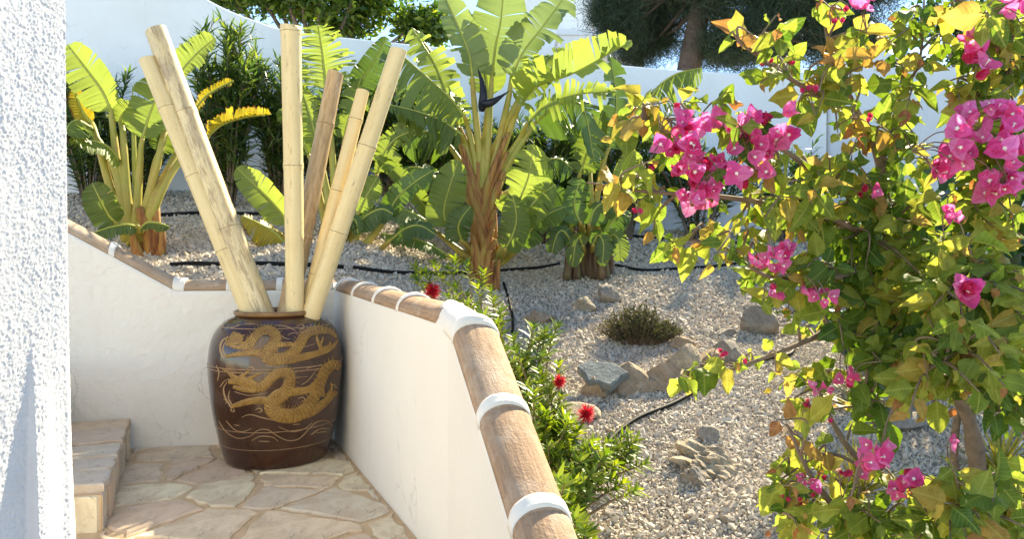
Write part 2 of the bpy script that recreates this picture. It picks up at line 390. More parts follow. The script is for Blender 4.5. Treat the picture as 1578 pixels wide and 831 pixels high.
M['boug_dark'] = vein_mat('bougainvillea_deep', [(0, (.05, .12, .022)), (.5, (.11, .19, .03)), (1, (.20, .27, .045))], (1.6, 1.6, .6), .45, (.28, .34, .09))
M['boug_young'] = vein_mat('bougainvillea_young', [(0, (.46, .40, .07)), (.4, (.46, .30, .09)), (1, (.40, .15, .09))], (1.4, 1.2, .7), .5, (.50, .34, .14))
M['bract'] = vein_mat('bract', [(0, (.86, .085, .34)), (.4, (.92, .17, .48)), (.75, (.95, .32, .66)), (1, (.88, .09, .27))], (1.15, 1.6, 1.3), .58, (.74, .06, .32), .55, .2, (.86, .55, .75))
M['bud'] = leaf_mat('bract_bud', [(0, (.60, .02, .10)), (1, (.72, .05, .20))], (1.2, 1.2, 1.2), .35, .5)
M['floret'] = m_simple('floret', [(.3, (.75, .68, .50)), (.7, (.85, .80, .70))], 20, .6, .1)
M['brush_leaf'] = leaf_mat('bottlebrush_leaf', [(0, (.07, .14, .022)), (.4, (.14, .22, .03)), (.8, (.24, .31, .045)), (1, (.34, .38, .06))], (1.5, 1.5, .5), .4, .4)
M['brush_red'] = leaf_mat('bottlebrush_red', [(0, (.55, .012, .03)), (1, (.75, .03, .08))], (1.2, 1, 1), .35, .5)
M['thyme'] = leaf_mat('thyme_leaf', [(0, (.022, .032, .016)), (.5, (.048, .062, .026)), (.85, (.10, .105, .035)), (1, (.24, .21, .05))], (1.3, 1.3, .7), .25, .7)
M['spike'] = leaf_mat('spike_leaf', [(0, (.20, .20, .04)), (.5, (.42, .38, .06)), (1, (.55, .46, .09))], (1.3, 1.2, .6), .35, .4)
M['broad'] = leaf_mat('broad_leaf', [(0, (.02, .055, .018)), (.5, (.035, .085, .022)), (1, (.07, .13, .03))], (1.4, 1.6, .5), .3, .3)

# ================================================================== terrain
def line_back(X): return 4.13+.194*(X+2.155)           # inner face of the back parapet
def smst(a, b, x):
    t = np.clip((np.asarray(x, dtype=np.float64)-a)/(b-a), 0, 1); return t*t*(3-2*t)
CORNER = Vector((-1.051, 4.344, 0)); KINK = Vector((-.215, 2.476, 0))
BDIR = Vector((.300, -.95, 0)).normalized()
BEND = KINK+BDIR*1.75
def inside_patio(X, Y):
    """inside = on the paved side of the parapet centre line"""
    X = np.asarray(X); Y = np.asarray(Y); t = .09
    back = Y < 4.13+t+.194*(X+2.155)
    right = X < .893-.4475*Y+t*1.1
    below = X < KINK.x+(KINK.y-Y)*(.313/.95)+t*1.1
    return back & np.where(Y > KINK.y, right, below)
def garden_z(X, Y):
    X = np.asarray(X, dtype=np.float64); Y = np.asarray(Y, dtype=np.float64)
    z = .25*(np.clip(Y, .5, 8.2)-3.0)+.06*smst(5.4, 6.4, Y)
    z = z+.57*smst(.15, -1.25, X)*smst(2.0, 4.4, Y)
    z = z+.05*(fbm(X*1.3, Y*1.3, 5)-.45)
    z = z+.10*np.exp(-(((X-1.22)/.30)**2+((Y-3.02)/.22)**2))   # small mound round the eroded rock
    return z
def terrain_z(X, Y):
    return np.where(inside_patio(X, Y), -.85, garden_z(X, Y))
gz = lambda x, y: float(garden_z(x, y))
def axis(fine0, fine1, step, lo, hi):
    a = list(np.arange(fine0, fine1, step)); s = step; x = fine1; b = []
    while x < hi: b.append(x); s *= 1.22; x += s
    b.append(hi); s = step; x = fine0-step; c = []
    while x > lo: c.append(x); s *= 1.22; x -= s
    c.append(lo)
    return np.array(sorted(c)+a+b)
xs = axis(-4.2, 6.4, .06, -250, 250); ys = axis(.4, 9.6, .06, -60, 500)
GX, GY = np.meshgrid(xs, ys); GZ = terrain_z(GX, GY)
nx, ny = len(xs), len(ys)
ii = (np.arange(ny-1)[:, None]*nx+np.arange(nx-1)[None, :]).ravel()
terr = obj('ground', mesh_np('ground', np.stack([GX.ravel(), GY.ravel(), GZ.ravel()], 1), np.stack([ii, ii+1, ii+nx+1, ii+nx], 1)), M['soil'])
struct(terr)

# gravel: angular marble chips lying on the bed
def chips():
    pos = []; size = []
    def strew(x0, x1, y0, y1, sp, s):
        nxx, nyy = int((x1-x0)/sp), int((y1-y0)/sp)
        a, b = np.meshgrid(np.arange(nxx), np.arange(nyy))
        X = x0+(a.ravel()+RNG.uniform(-.55, .55, a.size))*sp; Y = y0+(b.ravel()+RNG.uniform(-.55, .55, a.size))*sp
        keep = ~inside_patio(X-.10, Y-.03) & (np.abs(X) < .72*Y+.35)
        X, Y = X[keep], Y[keep]
        Z = garden_z(X, Y)+RNG.uniform(-.25, .55, len(X))*s
        pos.append(np.stack([X, Y, Z], 1)); size.append(np.minimum(RNG.lognormal(-.05, .40, len(X)), 2.4)*s)
    strew(-1.3, 3.7, 1.95, 5.0, .0126, .0106)
    strew(-1.3, 5.2, 5.0, 6.8, .0178, .0136)
    strew(-4.6, 6.4, 6.8, 8.9, .032, .0195)
    strew(-4.0, -1.3, 4.2, 6.8, .0178, .0136)
    p = np.concatenate(pos); s = np.concatenate(size); n = len(p)
    cube = np.array([(1,0,0),(-1,0,0),(0,1,0),(0,-1,0),(0,0,1),(0,0,-1)], dtype=np.float64)*1.25+np.array([(0,.3,.2),(0,-.2,.3),(.3,0,-.2),(-.3,0,.2),(.25,.2,0),(-.2,-.2,0)])
    V = cube[None]*np.stack([RNG.uniform(.8, 1.5, n), RNG.uniform(.6, 1.0, n), RNG.uniform(.45, .8, n)], 1)[:, None, :]
    V = V*(1+RNG.uniform(-.30, .25, (n, 6, 1)))*s[:, None, None]*.8
    q = RNG.normal(0, 1, (n, 4)); q[:, 0] *= 1.5; q /= np.linalg.norm(q, axis=1)[:, None]
    w_, x, y, z = q.T
    R = np.stack([np.stack([1-2*(y*y+z*z), 2*(x*y-z*w_), 2*(x*z+y*w_)], 1),
                  np.stack([2*(x*y+z*w_), 1-2*(x*x+z*z), 2*(y*z-x*w_)], 1),
                  np.stack([2*(x*z-y*w_), 2*(y*z+x*w_), 1-2*(x*x+y*y)], 1)], 1)
    V = np.einsum('nij,nkj->nki', R, V)+p[:, None, :]
    cf = np.array([(0,2,4),(2,1,4),(1,3,4),(3,0,4),(2,0,5),(1,2,5),(3,1,5),(0,3,5)])
    F = (cf[None]+np.arange(n)[:, None, None]*6).reshape(-1, 3)
    return mesh_np('gravel', V.reshape(-1, 3), F, smooth=False)
gr = stuff(obj('gravel', chips(), M['gravel'])); tag(gr, 'white marble gravel covering the sloping garden bed', 'gravel')

# ================================================================== patio, flagstones, steps
def clip_half(poly, p, n):
    out = []
    for i in range(len(poly)):
        a, b = poly[i], poly[(i+1) % len(poly)]
        da, db = (a-p).dot(n), (b-p).dot(n)
        if da <= 0: out.append(a)
        if (da < 0) != (db < 0): out.append(a.lerp(b, da/(da-db)))
    return out
def inset(poly, d):
    out = poly
    for i in range(len(poly)):
        a, b = poly[i], poly[(i+1) % len(poly)]
        e = b-a
        if e.length < 1e-5: continue
        n = Vector((e.y, -e.x)).normalized()
        out = clip_half(out, a-n*d, n)
        if len(out) < 3: return []
    return out
def area(p): return .5*sum(p[i].x*p[(i+1) % len(p)].y-p[(i+1) % len(p)].x*p[i].y for i in range(len(p)))
def voronoi(region, sites, rnd):
    cells = []
    for i, s in enumerate(sites):
        c = list(region)
        for j, t in enumerate(sites):
            if i != j and (s-t).length < 1.6:
                c = clip_half(c, (s+t)/2, (t-s).normalized())
                if len(c) < 3: break
        if len(c) >= 3 and area(c) > .004: cells.append(c)
    return cells
def stone_mesh(poly, z0, z1, rnd, rough=.010, tilt=.003):
    """an irregular slab: wobbly outline, worn top edge"""
    ol = []
    for i in range(len(poly)):
        a, b = poly[i], poly[(i+1) % len(poly)]; L = (b-a).length; k = max(1, int(L/.045))
        n = Vector((-(b-a).y, (b-a).x)).normalized() if L > 1e-6 else Vector((0, 0))
        for q in range(k):
            ol.append(a.lerp(b, q/k)+n*rnd.uniform(-.2, 1)*rough*(1 if q else 1.6))
    c = sum(ol, Vector((0, 0)))/len(ol); m = len(ol); vs = []
    tx, ty = rnd.uniform(-1, 1)*tilt, rnd.uniform(-1, 1)*tilt
    def top(p, dz): return z1+dz+(p.x-c.x)*tx*3+(p.y-c.y)*ty*3
    for p in ol: vs.append((p.x-c.x, p.y-c.y, z0))
    for p in ol: vs.append((p.x-c.x, p.y-c.y, top(p, -.006)))
    for p in ol:
        d = (c-p); d = d*min(.010/max(d.length, 1e-4), .4); vs.append((p.x+d.x-c.x, p.y+d.y-c.y, top(p, 0)+rnd.uniform(-.0012, .0012)))
    fs = []
    for i in range(m):
        j = (i+1) % m
        fs += [(i, j, m+j, m+i), (m+i, m+j, 2*m+j, 2*m+i)]
    fs.append(tuple(2*m+i for i in range(m)))
    return MB().add(vs, fs).mesh('flagstone', False), c
def pave(parent, region, spacing, z0, z1, seed, gap=(.010, .022), name='flagstone', skew=(1, 1), rough=.012):
    r = random.Random(seed)
    x0, x1 = min(p.x for p in region), max(p.x for p in region); y0, y1 = min(p.y for p in region), max(p.y for p in region)
    sites = []; row = 0; y = y0-spacing
    while y < y1+spacing:
        x = x0-spacing+(row % 2)*spacing*.5
        while x < x1+spacing:
            sites.append(Vector((x+r.uniform(-.55, .55)*spacing*skew[0], y+r.uniform(-.55, .55)*spacing*skew[1]))); x += spacing*skew[0]
        y += spacing*skew[1]; row += 1
    for c in voronoi(region, sites, r):
        c = inset(c, r.uniform(*gap))
        if len(c) < 3 or area(c) < .002: continue
        me, ctr = stone_mesh(c, z0, z1+r.uniform(-.003, .004), r, rough)
        obj(name, me, M['flagstone'], parent, (ctr.x, ctr.y, 0))
V2 = lambda x, y: Vector((x, y))
RIS_A, RIS_B = V2(-2.135, 4.10), V2(-1.60, 2.86)          # line of the first riser
patio_poly = [V2(-3.4, 2.36), V2(-.20, 2.36), V2(-.12, 2.47), V2(-1.0, 4.45), V2(-3.4, 3.98)]
mb = MB(); n = len(patio_poly)
mb.add([(p.x, p.y, -.85) for p in patio_poly]+[(p.x, p.y, 0) for p in patio_poly],
       [tuple(range(n-1, -1, -1)), tuple(range(n, 2*n))]+[(i, (i+1) % n, n+(i+1) % n, n+i) for i in range(n)])
patio = struct(obj('patio', mb.mesh('patio', False), M['mortar']))
rd = (RIS_B-RIS_A).normalized()
pave_reg = [V2(-1.40, 2.38), V2(-.20, 2.38), V2(-.225, 2.48), V2(-1.06, 4.34), RIS_A+V2(.0, .0)]
pave(patio, pave_reg, .30, -.01, .0085, 23, gap=(.003, .013), skew=(1.25, .95), rough=.022)

st = thing('stone_steps', 'flagstone steps climbing along the white wall left of the jar', 'steps', (-2.0, 3.5, 0))
def step_block(off, z0, z1, seed):
    nrm = V2(-.918, -.396)
    a, b = RIS_A+nrm*off, RIS_B+nrm*off+rd*(-.02)
    back = V2(-3.4, line_back(-3.4))
    poly = [a, V2(-3.4, line_back(-3.4)), V2(-3.4, 2.60), b]
    if area(poly) < 0: poly = poly[::-1]
    m = MB(); k = len(poly)
    m.add([(p.x, p.y, z0) for p in poly]+[(p.x, p.y, z1-.034) for p in poly],
          [tuple(range(k-1, -1, -1)), tuple(range(k, 2*k))]+[(i, (i+1) % k, k+(i+1) % k, k+i) for i in range(k)])
    obj('step_core', m.mesh('step_core', False), M['mortar'], st)
    # tread slabs, laid across the step, and rough facing stones on the riser
    r = random.Random(seed); L = (b-a).length; t = 0
    e = (b-a).normalized(); q = V2(e.y, -e.x)
    if q.x > 0: q = -q
    while t < L-.05:
        u = min(L+.012, t+r.uniform(.20, .34)); g = .006
        back_w = .36 if off < .25 else .30
        c = [a+e*(t+g)-q*.014, a+e*(u-g)-q*.014, a+e*(u-g)+q*back_w, a+e*(t+g)+q*back_w]
        if area(c) < 0: c = c[::-1]
        me, ctr = stone_mesh(c, z1-.034, z1+r.uniform(-.003, .003), r, .009)
        obj('tread_slab', me, M['flagstone'], st, Vector((ctr.x, ctr.y, 0))-st.location)
        t = u
    t = 0
    while t < L-.03:
        u = min(L, t+r.uniform(.06, .17)); g = .006; d = r.uniform(.002, .020)
        zt = z1-.036
        c = [a+e*(t+g)-q*d, a+e*(u-g)-q*d, a+e*(u-g)+q*.03, a+e*(t+g)+q*.03]
        if area(c) < 0: c = c[::-1]
        me, ctr = stone_mesh(c, z0, zt, r, .004)
        obj('riser_stone', me, M['flagstone'], st, Vector((ctr.x, ctr.y, 0))-st.location); t = u
    # the end of the step towards the lower stair
    e2 = (V2(-3.4, 2.60)-b).normalized(); t = .0
    while t < .9:
        u = t+r.uniform(.14, .28); c = [b+e2*(t+.005)+V2(0, -.015), b+e2*(u-.005)+V2(0, -.015), b+e2*(u-.005)+V2(0, .02), b+e2*(t+.005)+V2(0, .02)]
        if area(c) < 0: c = c[::-1]
        me, ctr = stone_mesh(c, z0, z1-.036, r, .004)
        obj('riser_stone', me, M['flagstone'], st, Vector((ctr.x, ctr.y, 0))-st.location); t = u
step_block(0, .001, .178, 3)
step_block(.30, .178, .356, 5)
step_block(.60, .356, .534, 6)
# the flight that leads down from the patio
dn = thing('stone_stair', 'stone stair leading down beside the sloping tiled wall', 'stair', (-1.1, 1.8, -.51))
for i in range(3):
    z1 = -.17*(i+1); y1 = 2.355-.30*i; y0 = y1-(.30 if i < 2 else 4.2)
    xr = KINK.x+(KINK.y-y1)*.3295-.0
    obj('tread', MB().box((-3.0, y0+.001*i, -.85-.001*i), (xr+.01*i, y1-.002, z1)).mesh('tread', False), M['mortar'], dn)

# ================================================================== parapet wall with tile coping
HW = .080                                       # half the wall's thickness
path = [Vector((-5.2, line_back(-5.2), 2.88)), Vector((-1.90, line_back(-1.90), .893)), Vector((-1.051, 4.344, .893)),
        Vector((KINK.x, KINK.y, .852)), Vector((BEND.x, BEND.y, .852-1.75*.626))]
def outward(i):
    """outward offset of the centre line at a path corner (mitred)"""
    def nrm(a, b):
        d = (b-a); d.z = 0; d.normalize(); return Vector((-d.y, d.x, 0))
    if i == 0: n = nrm(path[0], path[1]); k = 1
    elif i == len(path)-1: n = nrm(path[-2], path[-1]); k = 1
    else:
        a, b = nrm(path[i-1], path[i]), nrm(path[i], path[i+1]); n = (a+b).normalized(); k = 1/max(.5, n.dot(a))
    return n*k
pw = thing('parapet_wall', 'low white plaster parapet capped with terracotta tiles behind the dragon jar', 'wall', (-1.05, 4.34, 0))
# plaster body: inner and outer face with a rounded shoulder under the tiles
m = MB(); prof = [(0, -1.0), (0, -.02), (.010, .004), (.035, .020), (.080, .028), (.125, .020), (.150, .004), (.160, -.02), (.160, -1.0)]
rows = []
npf = len(prof); vs = []; sub = []
for i in range(len(path)-1):
    k = 14
    for j in range(k+(1 if i == len(path)-2 else 0)):
        t = j/k; sub.append((path[i].lerp(path[i+1], t), outward(i).lerp(outward(i+1), t)))
for p, o_ in sub:
    for (d, h) in prof:
        z = p.z+h if h > -.5 else -1.7
        vs.append((p.x+o_.x*d, p.y+o_.y*d, z))
fs = []
for i in range(len(sub)-1):
    for j in range(npf-1):
        fs.append((i*npf+j, (i+1)*npf+j, (i+1)*npf+j+1, i*npf+j+1))
fs.append(tuple(range(npf))); fs.append(tuple((len(sub)-1)*npf+j for j in range(npf-1, -1, -1)))
m.add(vs, fs); wall_body = obj('wall_body', m.mesh('wall_body', False), M['plaster_smooth'], pw)
# back stretch has the rougher hand-thrown plaster: a skin 4 mm proud of the core
m = MB(); a, b = Vector((-3.4, line_back(-3.4), 0)), Vector((-1.045, 4.345, 0)); vs = []; fs = []
nrm = Vector((.19, -.98, 0)).normalized(); K = 150; J = 62
for i in range(K+1):
    p = a.lerp(b, i/K)
    sl = .893+max(0, (-1.90-p.x))*.602 if p.x < -1.90 else .893
    for j in range(J+1):
        z = -.02+(sl-.012+.02)*j/J
        d = .004+.010*float(fbm(p.x*5, z*5, 3))+.0045*float(vnoise(p.x*28, z*28, 9))
        if j == J: d *= .3
        vs.append((p.x+nrm.x*d, p.y+nrm.y*d, z))
for i in range(K):
    for j in range(J): fs.append((i*(J+1)+j, (i+1)*(J+1)+j, (i+1)*(J+1)+j+1, i*(J+1)+j+1))
m.add(vs, fs); obj('plaster_skin', m.mesh('plaster_skin'), M['plaster'], pw)

def half_round(p, q, oa, ob, r0, r1, h0, h1, base, th, n=12, seed=0, sag=0):
    """a half-round cover from p to q: across = wall thickness, outer arch plus thickness"""
    rr = random.Random(seed); m = MB(); K = 7; vs = []; uv = []; fs = []
    for i in range(K+1):
        t = i/K; c = p.lerp(q, t)+oa.lerp(ob, t)*HW; o_ = oa.lerp(ob, t).normalized()
        R = r0+(r1-r0)*t; H = h0+(h1-h0)*t
        for s_, (RR, HH) in enumerate(((R, H), (R-th, H-th))):
            for k in range(n+1):
                a_ = math.pi*k/n
                w_ = 1+.010*math.sin(3*a_+seed+2*t)+.012*rr.uniform(-1, 1)*(1 if seed >= 100 else .35)
                v = c+o_*(-math.cos(a_)*RR*w_); v.z += base+max(0, math.sin(a_))**.85*HH*w_
                vs.append(v); uv.append((t*.4+seed*.37, k/n))
    S = n+1; W = 2*S
    for i in range(K):
        for k in range(n):
            fs.append((i*W+k, i*W+k+1, (i+1)*W+k+1, (i+1)*W+k))
            fs.append((i*W+S+k+1, i*W+S+k, (i+1)*W+S+k, (i+1)*W+S+k+1))
        fs.append((i*W, (i+1)*W, (i+1)*W+S, i*W+S)); fs.append((i*W+n, i*W+S+n, (i+1)*W+S+n, (i+1)*W+n))
    for i in (0, K):
        for k in range(n):
            f = (i*W+k, i*W+S+k, i*W+S+k+1, i*W+k+1)
            fs.append(f if i == 0 else f[::-1])
    return m.add(vs, fs, uv)
def flat(v): v = v.copy(); v.z = 0; return v
def coping(i0, cuts, up, first_band=True, last=True, wide_last=None):
    """tiles between cuts (distances along a stretch), a mortar band over every joint"""
    A, B = path[i0], path[i0+1]; L = (B-A).length; d = (B-A)/L
    fl = flat(d).normalized(); o_ = Vector((-fl.y, fl.x, 0))
    for k in range(len(cuts)-1):
        c0, c1 = cuts[k], cuts[k+1]; sd = i0*10+k
        r = random.Random(sd); a, b = A+d*(c0-.02), A+d*(c1+.02)
        lo, hi = (.0770, .0800) if up else (.0800, .0770)
        t = half_round(a, b, o_, o_, lo+r.uniform(-.002, .002), hi, .058, .063, -.010, .014, 14, sd)
        obj('roof_tile', t.mesh('roof_tile'), M['terracotta'], pw)
    for k, c in enumerate(cuts):
        if (k == 0 and not first_band) or (k == len(cuts)-1 and not last): continue
        wd = .017
        if k == len(cuts)-1 and wide_last: wd = wide_last
        a, b = A+d*(c-wd), A+d*(c+wd)
        if k == len(cuts)-1 and i0+1 < len(path)-1 and wide_last: b = A+d*(c+.02)
        t = half_round(a, b, o_, o_, .0825, .0820, .079, .078, -.016, .03, 14, 100+i0*10+k)
        obj('mortar_band', t.mesh('mortar_band'), M['plaster_smooth'], pw)
L0 = (path[1]-path[0]).length
coping(0, [L0-1.98, L0-1.60, L0-1.22, L0-.79, L0-.39, L0-.005][0:6], True)
L1 = (path[2]-path[1]).length
coping(1, [.025, .285, .56, L1-.02], True, True, True)
L2 = (path[3]-path[2]).length
ystep = [4.28, 3.87, 3.45, 3.065, 2.62]
coping(2, [(4.344-y)/(4.344-2.476)*L2 for y in ystep], True, True, False)
L3 = (path[4]-path[3]).length
coping(3, [.065, .455, .825, 1.21, 1.60, L3-.02], False, True, True)
# rounded plaster knuckle where the coping turns down the stair
t = half_round(path[3]+Vector((-.06, .132, .006)), path[3]+Vector((.022, -.062, -.035)), outward(2), outward(3), .0830, .0830, .080, .080, -.016, .04, 14, 77)
obj('corner_cap', t.mesh('corner_cap'), M['plaster_smooth'], pw)
dr = obj('drain_spout', MB().tube([(-.705, 3.60, .035), (-.665, 3.62, .035)], .026, 14).mesh('drain_spout'), M['hose'], pw)

# ================================================================== rough stucco corner of the house, close by
pil = thing('house_corner', 'sunlit rough white stucco house wall beside the stair', 'wall', (-.965, 1.622, -.85))
X0 = -.965; ya, yb = 1.16, 1.622
st_ = .0023; yy = np.arange(ya, yb+1e-6, st_); zz = np.concatenate([np.arange(-.85, .3, .03), np.arange(.38, 1.86, st_), np.arange(1.95, 3.2, .03)])
Yg, Zg = np.meshgrid(yy, zz)
g = fbm(Yg*430, Zg*270, 31, 2); g = np.clip((g-.34)*2.6, 0, 1)*(.55+.9*fbm(Yg*6, Zg*3, 77, 2))
lump = fbm(Yg*9, Zg*5, 41, 3); wave = fbm(Yg*3, Zg*1.2, 47, 2)
dispX = .0027*g+.0012*fbm(Yg*60, Zg*8, 5, 2)+.0020*lump+.004*wave
# added ridge, shaped so the sun throws a shadow wedge widening downwards
zr = np.clip((.905-Zg)/.55, 0, 1); ridge_y = 1.515-.015*zr
dispX += .034*zr*smst(0, .010, Yg-ridge_y)*(1-smst(.02, .09, Yg-ridge_y)*.9)
edge = smst(yb-.018, yb, Yg)
Xg = X0+dispX-.03*edge*edge-.004*np.sin(Zg*3)
Yg2 = Yg+.004*fbm(Zg*14, Zg*0+.5, 3)*edge+(.80-Zg)*.045*edge+.010*edge
ny_, nz_ = len(yy), len(zz)
ii = (np.arange(nz_-1)[:, None]*ny_+np.arange(ny_-1)[None, :]).ravel()
obj('stucco_face', mesh_np('stucco_face', np.stack([Xg.ravel(), Yg2.ravel(), Zg.ravel()], 1), np.stack([ii, ii+1, ii+ny_+1, ii+ny_], 1)), M['stucco'], pil)
obj('wall_core', MB().box((-2.2, .2, -.85), (X0-.010, yb-.004, 3.2)).mesh('wall_core', False), M['stucco'], pil)

pil.rotation_euler[2] = math.radians(-17)
# ================================================================== the dragon jar
JC = Vector((-1.252, 3.925, .014))
JP = [(.268, .0), (.276, .012), (.298, .085), (.315, .16), (.336, .262), (.350, .386), (.357, .47), (.356, .53), (.347, .60), (.330, .655), (.300, .700), (.262, .733), (.232, .748), (.214, .756)]
def smooth_prof(pr, n):
    return [(q.x, q.y) for q in catmull([Vector((a, b, 0)) for a, b in pr], n)]
JS = [(a*.955, b) for a, b in smooth_prof(JP, 60)]
def jr(z):
    z -= JC.z
    if z <= JS[0][1]: return JS[0][0]
    for (r0, z0), (r1, z1) in zip(JS, JS[1:]):
        if z <= z1: return r0+(r1-r0)*(z-z0)/max(1e-9, z1-z0)
    return JS[-1][0]
jar = thing('dragon_jar', 'large dark brown glazed jar with ochre dragons standing in the patio corner', 'jar', JC)
inner = [(.196, .772), (.190, .75), (.205, .735), (.25, .70), (.295, .63), (.315, .5), (.30, .25), (.25, .04), (.0, .035)]
obj('jar_body', MB().lathe([(0, 0)]+JS+[(.204, .760), (.200, .768)]+inner, 96).mesh('jar_body'), M['glaze'], jar, (0, 0, 0))
rim = [(.203+.011*math.cos(a), .770+.013*math.sin(a)) for a in [2*math.pi*i/14 for i in range(15)]]
obj('rim', MB().lathe(rim, 96).mesh('rim'), M['rim_glaze'], jar, (0, 0, 0))
def ring(z, w_, bulge, mat, name='ring'):
    pr = []
    for i in range(7):
        a = math.pi*i/6; zz_ = z-w_/2+w_*i/6; pr.append((jr(zz_+JC.z)-.0015+bulge*math.sin(a), zz_))
    return obj(name, MB().lathe(pr, 96).mesh(name), mat, jar, (0, 0, 0))
ring(.726, .010, .005, M['glaze']); ring(.706, .005, .003, M['ochre_line'])
ring(.497, .006, .004, M['ochre_line']); ring(.513, .006, .004, M['ochre_line'])
ring(.197, .005, .003, M['ochre_line']); ring(.104, .004, .003, M['ochre_line'])
def on_jar(px, py, off):
    """the point of the jar's skin on a sight line, lifted off by a relief depth"""
    d = P(px, py, 1.0)-cam.location; lo = None; t = 3.2
    g = lambda t: ((cam.location+d*t)-JC).xy.length-jr((cam.location+d*t).z)
    while t < 4.0:
        if g(t) < 0: lo = t; break
        t += .01
    if lo is None:
        best = min((g(3.2+i*.01), 3.2+i*.01) for i in range(80)); t = best[1]
    else:
        a, b = lo-.01, lo
        for _ in range(18):
            c = (a+b)/2
            if g(c) < 0: b = c
            else: a = c
        t = (a+b)/2
    q = cam.location+d*t; n = Vector((q.x-JC.x, q.y-JC.y, 0)).normalized()
    r = jr(q.z)+off
    return Vector((n.x*r, n.y*r, q.z-JC.z))
def ribbon(pts, wid, off=.0035, n=None, name='r', m=None):
    """a raised band on the jar: pts in picture coordinates, wid = widths"""
    n = n or max(10, len(pts)*7); c = catmull([Vector((x, y, 0)) for x, y in pts], n); k = len(wid)
    ws = []
    for i in range(n):
        t = i/(n-1)*(k-1); j = min(int(t), k-2) if k > 1 else 0
        ws.append(wid[j]+(wid[j+1]-wid[j])*(t-j) if k > 1 else wid[0])
    m = m or MB(); vs = []; uv = []; fs = []; R = 6
    for i in range(n):
        tg = (c[min(i+1, n-1)]-c[max(i-1, 0)]); tg = tg.normalized() if tg.length > 1e-6 else Vector((1, 0, 0)); nn = Vector((-tg.y, tg.x, 0))
        for j in range(R+1):
            v = j/R-.5; q = c[i]+nn*v*ws[i]
            o_ = off*(1-(abs(v)*2)**4)-.0008 if 0 < j < R else -.0025
            vs.append(on_jar(q.x, q.y, o_)); uv.append((i/n, j/R))
    for i in range(n-1):
        for j in range(R): fs.append((i*(R+1)+j, i*(R+1)+j+1, (i+1)*(R+1)+j+1, (i+1)*(R+1)+j))
    m.add(vs, fs, uv); return m
A_ = lambda l: [(315+x/6.39, 470+y/6.39) for x, y in l]       # reading scales of the two close looks
B_ = lambda l: [(300+x/2.68, 440+y/2.68) for x, y in l]
def dragon(T, body, limbs, manes, wisps):
    m = MB()
    for pts, wd in body+limbs: ribbon(T(pts), [q*1.32 for q in wd], .0036, m=m)
    pts, wd = body[0]; c = catmull([Vector((x, y, 0)) for x, y in T(pts)], 120); k = len(wd)
    hl = MB()
    for i in range(8, 114, 2):
        tg = (c[i+1]-c[i-1]).normalized(); nn = Vector((tg.y, -tg.x, 0)); t = i/119*(k-1); w_ = wd[int(t)]*1.32*.5
        a = c[i]+nn*w_*.55; b = c[i]+nn*(w_+3.0)+tg*2.6
        ribbon([(a.x, a.y), ((a.x+b.x)/2, (a.y+b.y)/2), (b.x, b.y)], [1.8, 1.3, .4], .0042, 4, m=m)
        a = c[i]-nn*w_*.85; b = c[i]+nn*w_*.55+tg*3.2
        ribbon([(a.x, a.y), ((a.x+b.x)/2+tg.x*2, (a.y+b.y)/2+tg.y*2), (b.x, b.y)], [.35, .55, .35], .0050, 5, m=hl)
    d = obj('dragon_relief', m.mesh('dragon_relief'), M['ochre'], jar, (0, 0, 0))
    stuff(obj('scale_lines', hl.mesh('scale_lines'), M['glaze'], d))
    h = MB()
    for pts, wd in manes: ribbon(T(pts), [q*1.3 for q in wd], .0045, m=h)
    obj('dragon_head', h.mesh('dragon_head'), M['ochre'], d)
    for pts, wd in wisps: obj('whisker', ribbon(T(pts), wd, .003).mesh('whisker'), M['ochre_line'], d)
dragon(A_,
  [([(330,385),(400,400),(455,375),(500,310),(560,262),(630,250),(690,285),(700,345),(670,410),(625,455),(620,510),(690,535),(790,525),(870,480),(930,400),(985,310),(1060,262),(1160,250),(1260,275),(1300,320)], [9,13,14,13,13,14,16,17,18,19,20,19,18,17,16,15,13,11,8,4]),
   ([(560,480),(640,520),(740,545),(860,545),(960,525)], [12,17,14,10,6]),
   ([(900,530),(1010,505),(1120,478),(1220,445),(1285,390),(1312,340)], [10,11,9,7,5,2])],
  [([(205,510),(300,492),(400,478),(500,470),(580,470)], [5,7,9,11,12]), ([(690,412),(760,392),(840,388),(915,392)], [5,8,7,4]),
   ([(1150,452),(1142,410),(1118,360),(1105,310),(1110,285)], [8,6,5,3,1]), ([(1150,440),(1200,420),(1240,390),(1232,360)], [6,5,4,1.5]), ([(1140,400),(1160,350),(1165,310)], [4,3,1])],
  [([(215,395),(260,370),(310,350),(360,340)], [5,13,14,6]), ([(250,330),(290,300),(330,310),(380,350)], [4,9,11,6]), ([(250,400),(300,410),(350,405),(400,400)], [4,7,9,8]),
   ([(300,260),(280,290),(300,330)], [1.5,5,5]), ([(400,300),(360,310),(320,330)], [1.5,4,4]), ([(230,365),(215,340),(240,315)], [3,3.5,1.5])],
  [([(190,530),(160,460),(158,400),(185,345),(240,310)], [3,4,4,3,1]), ([(215,520),(185,450),(190,400),(215,360)], [3,3,2,1]), ([(260,400),(310,420),(350,460)], [1.2,1,.7]), ([(300,420),(360,440),(410,460)], [1.2,1,.7]),
   ([(820,300),(860,280),(920,275),(1000,255)], [1,1.4,1.2,.8]), ([(760,310),(800,330),(850,340)], [2,1.6,.8]), ([(380,440),(470,430),(530,400),(580,330)], [1.2,1.2,1.2,1]), ([(960,420),(1020,405),(1090,385)], [1,1,.7])])
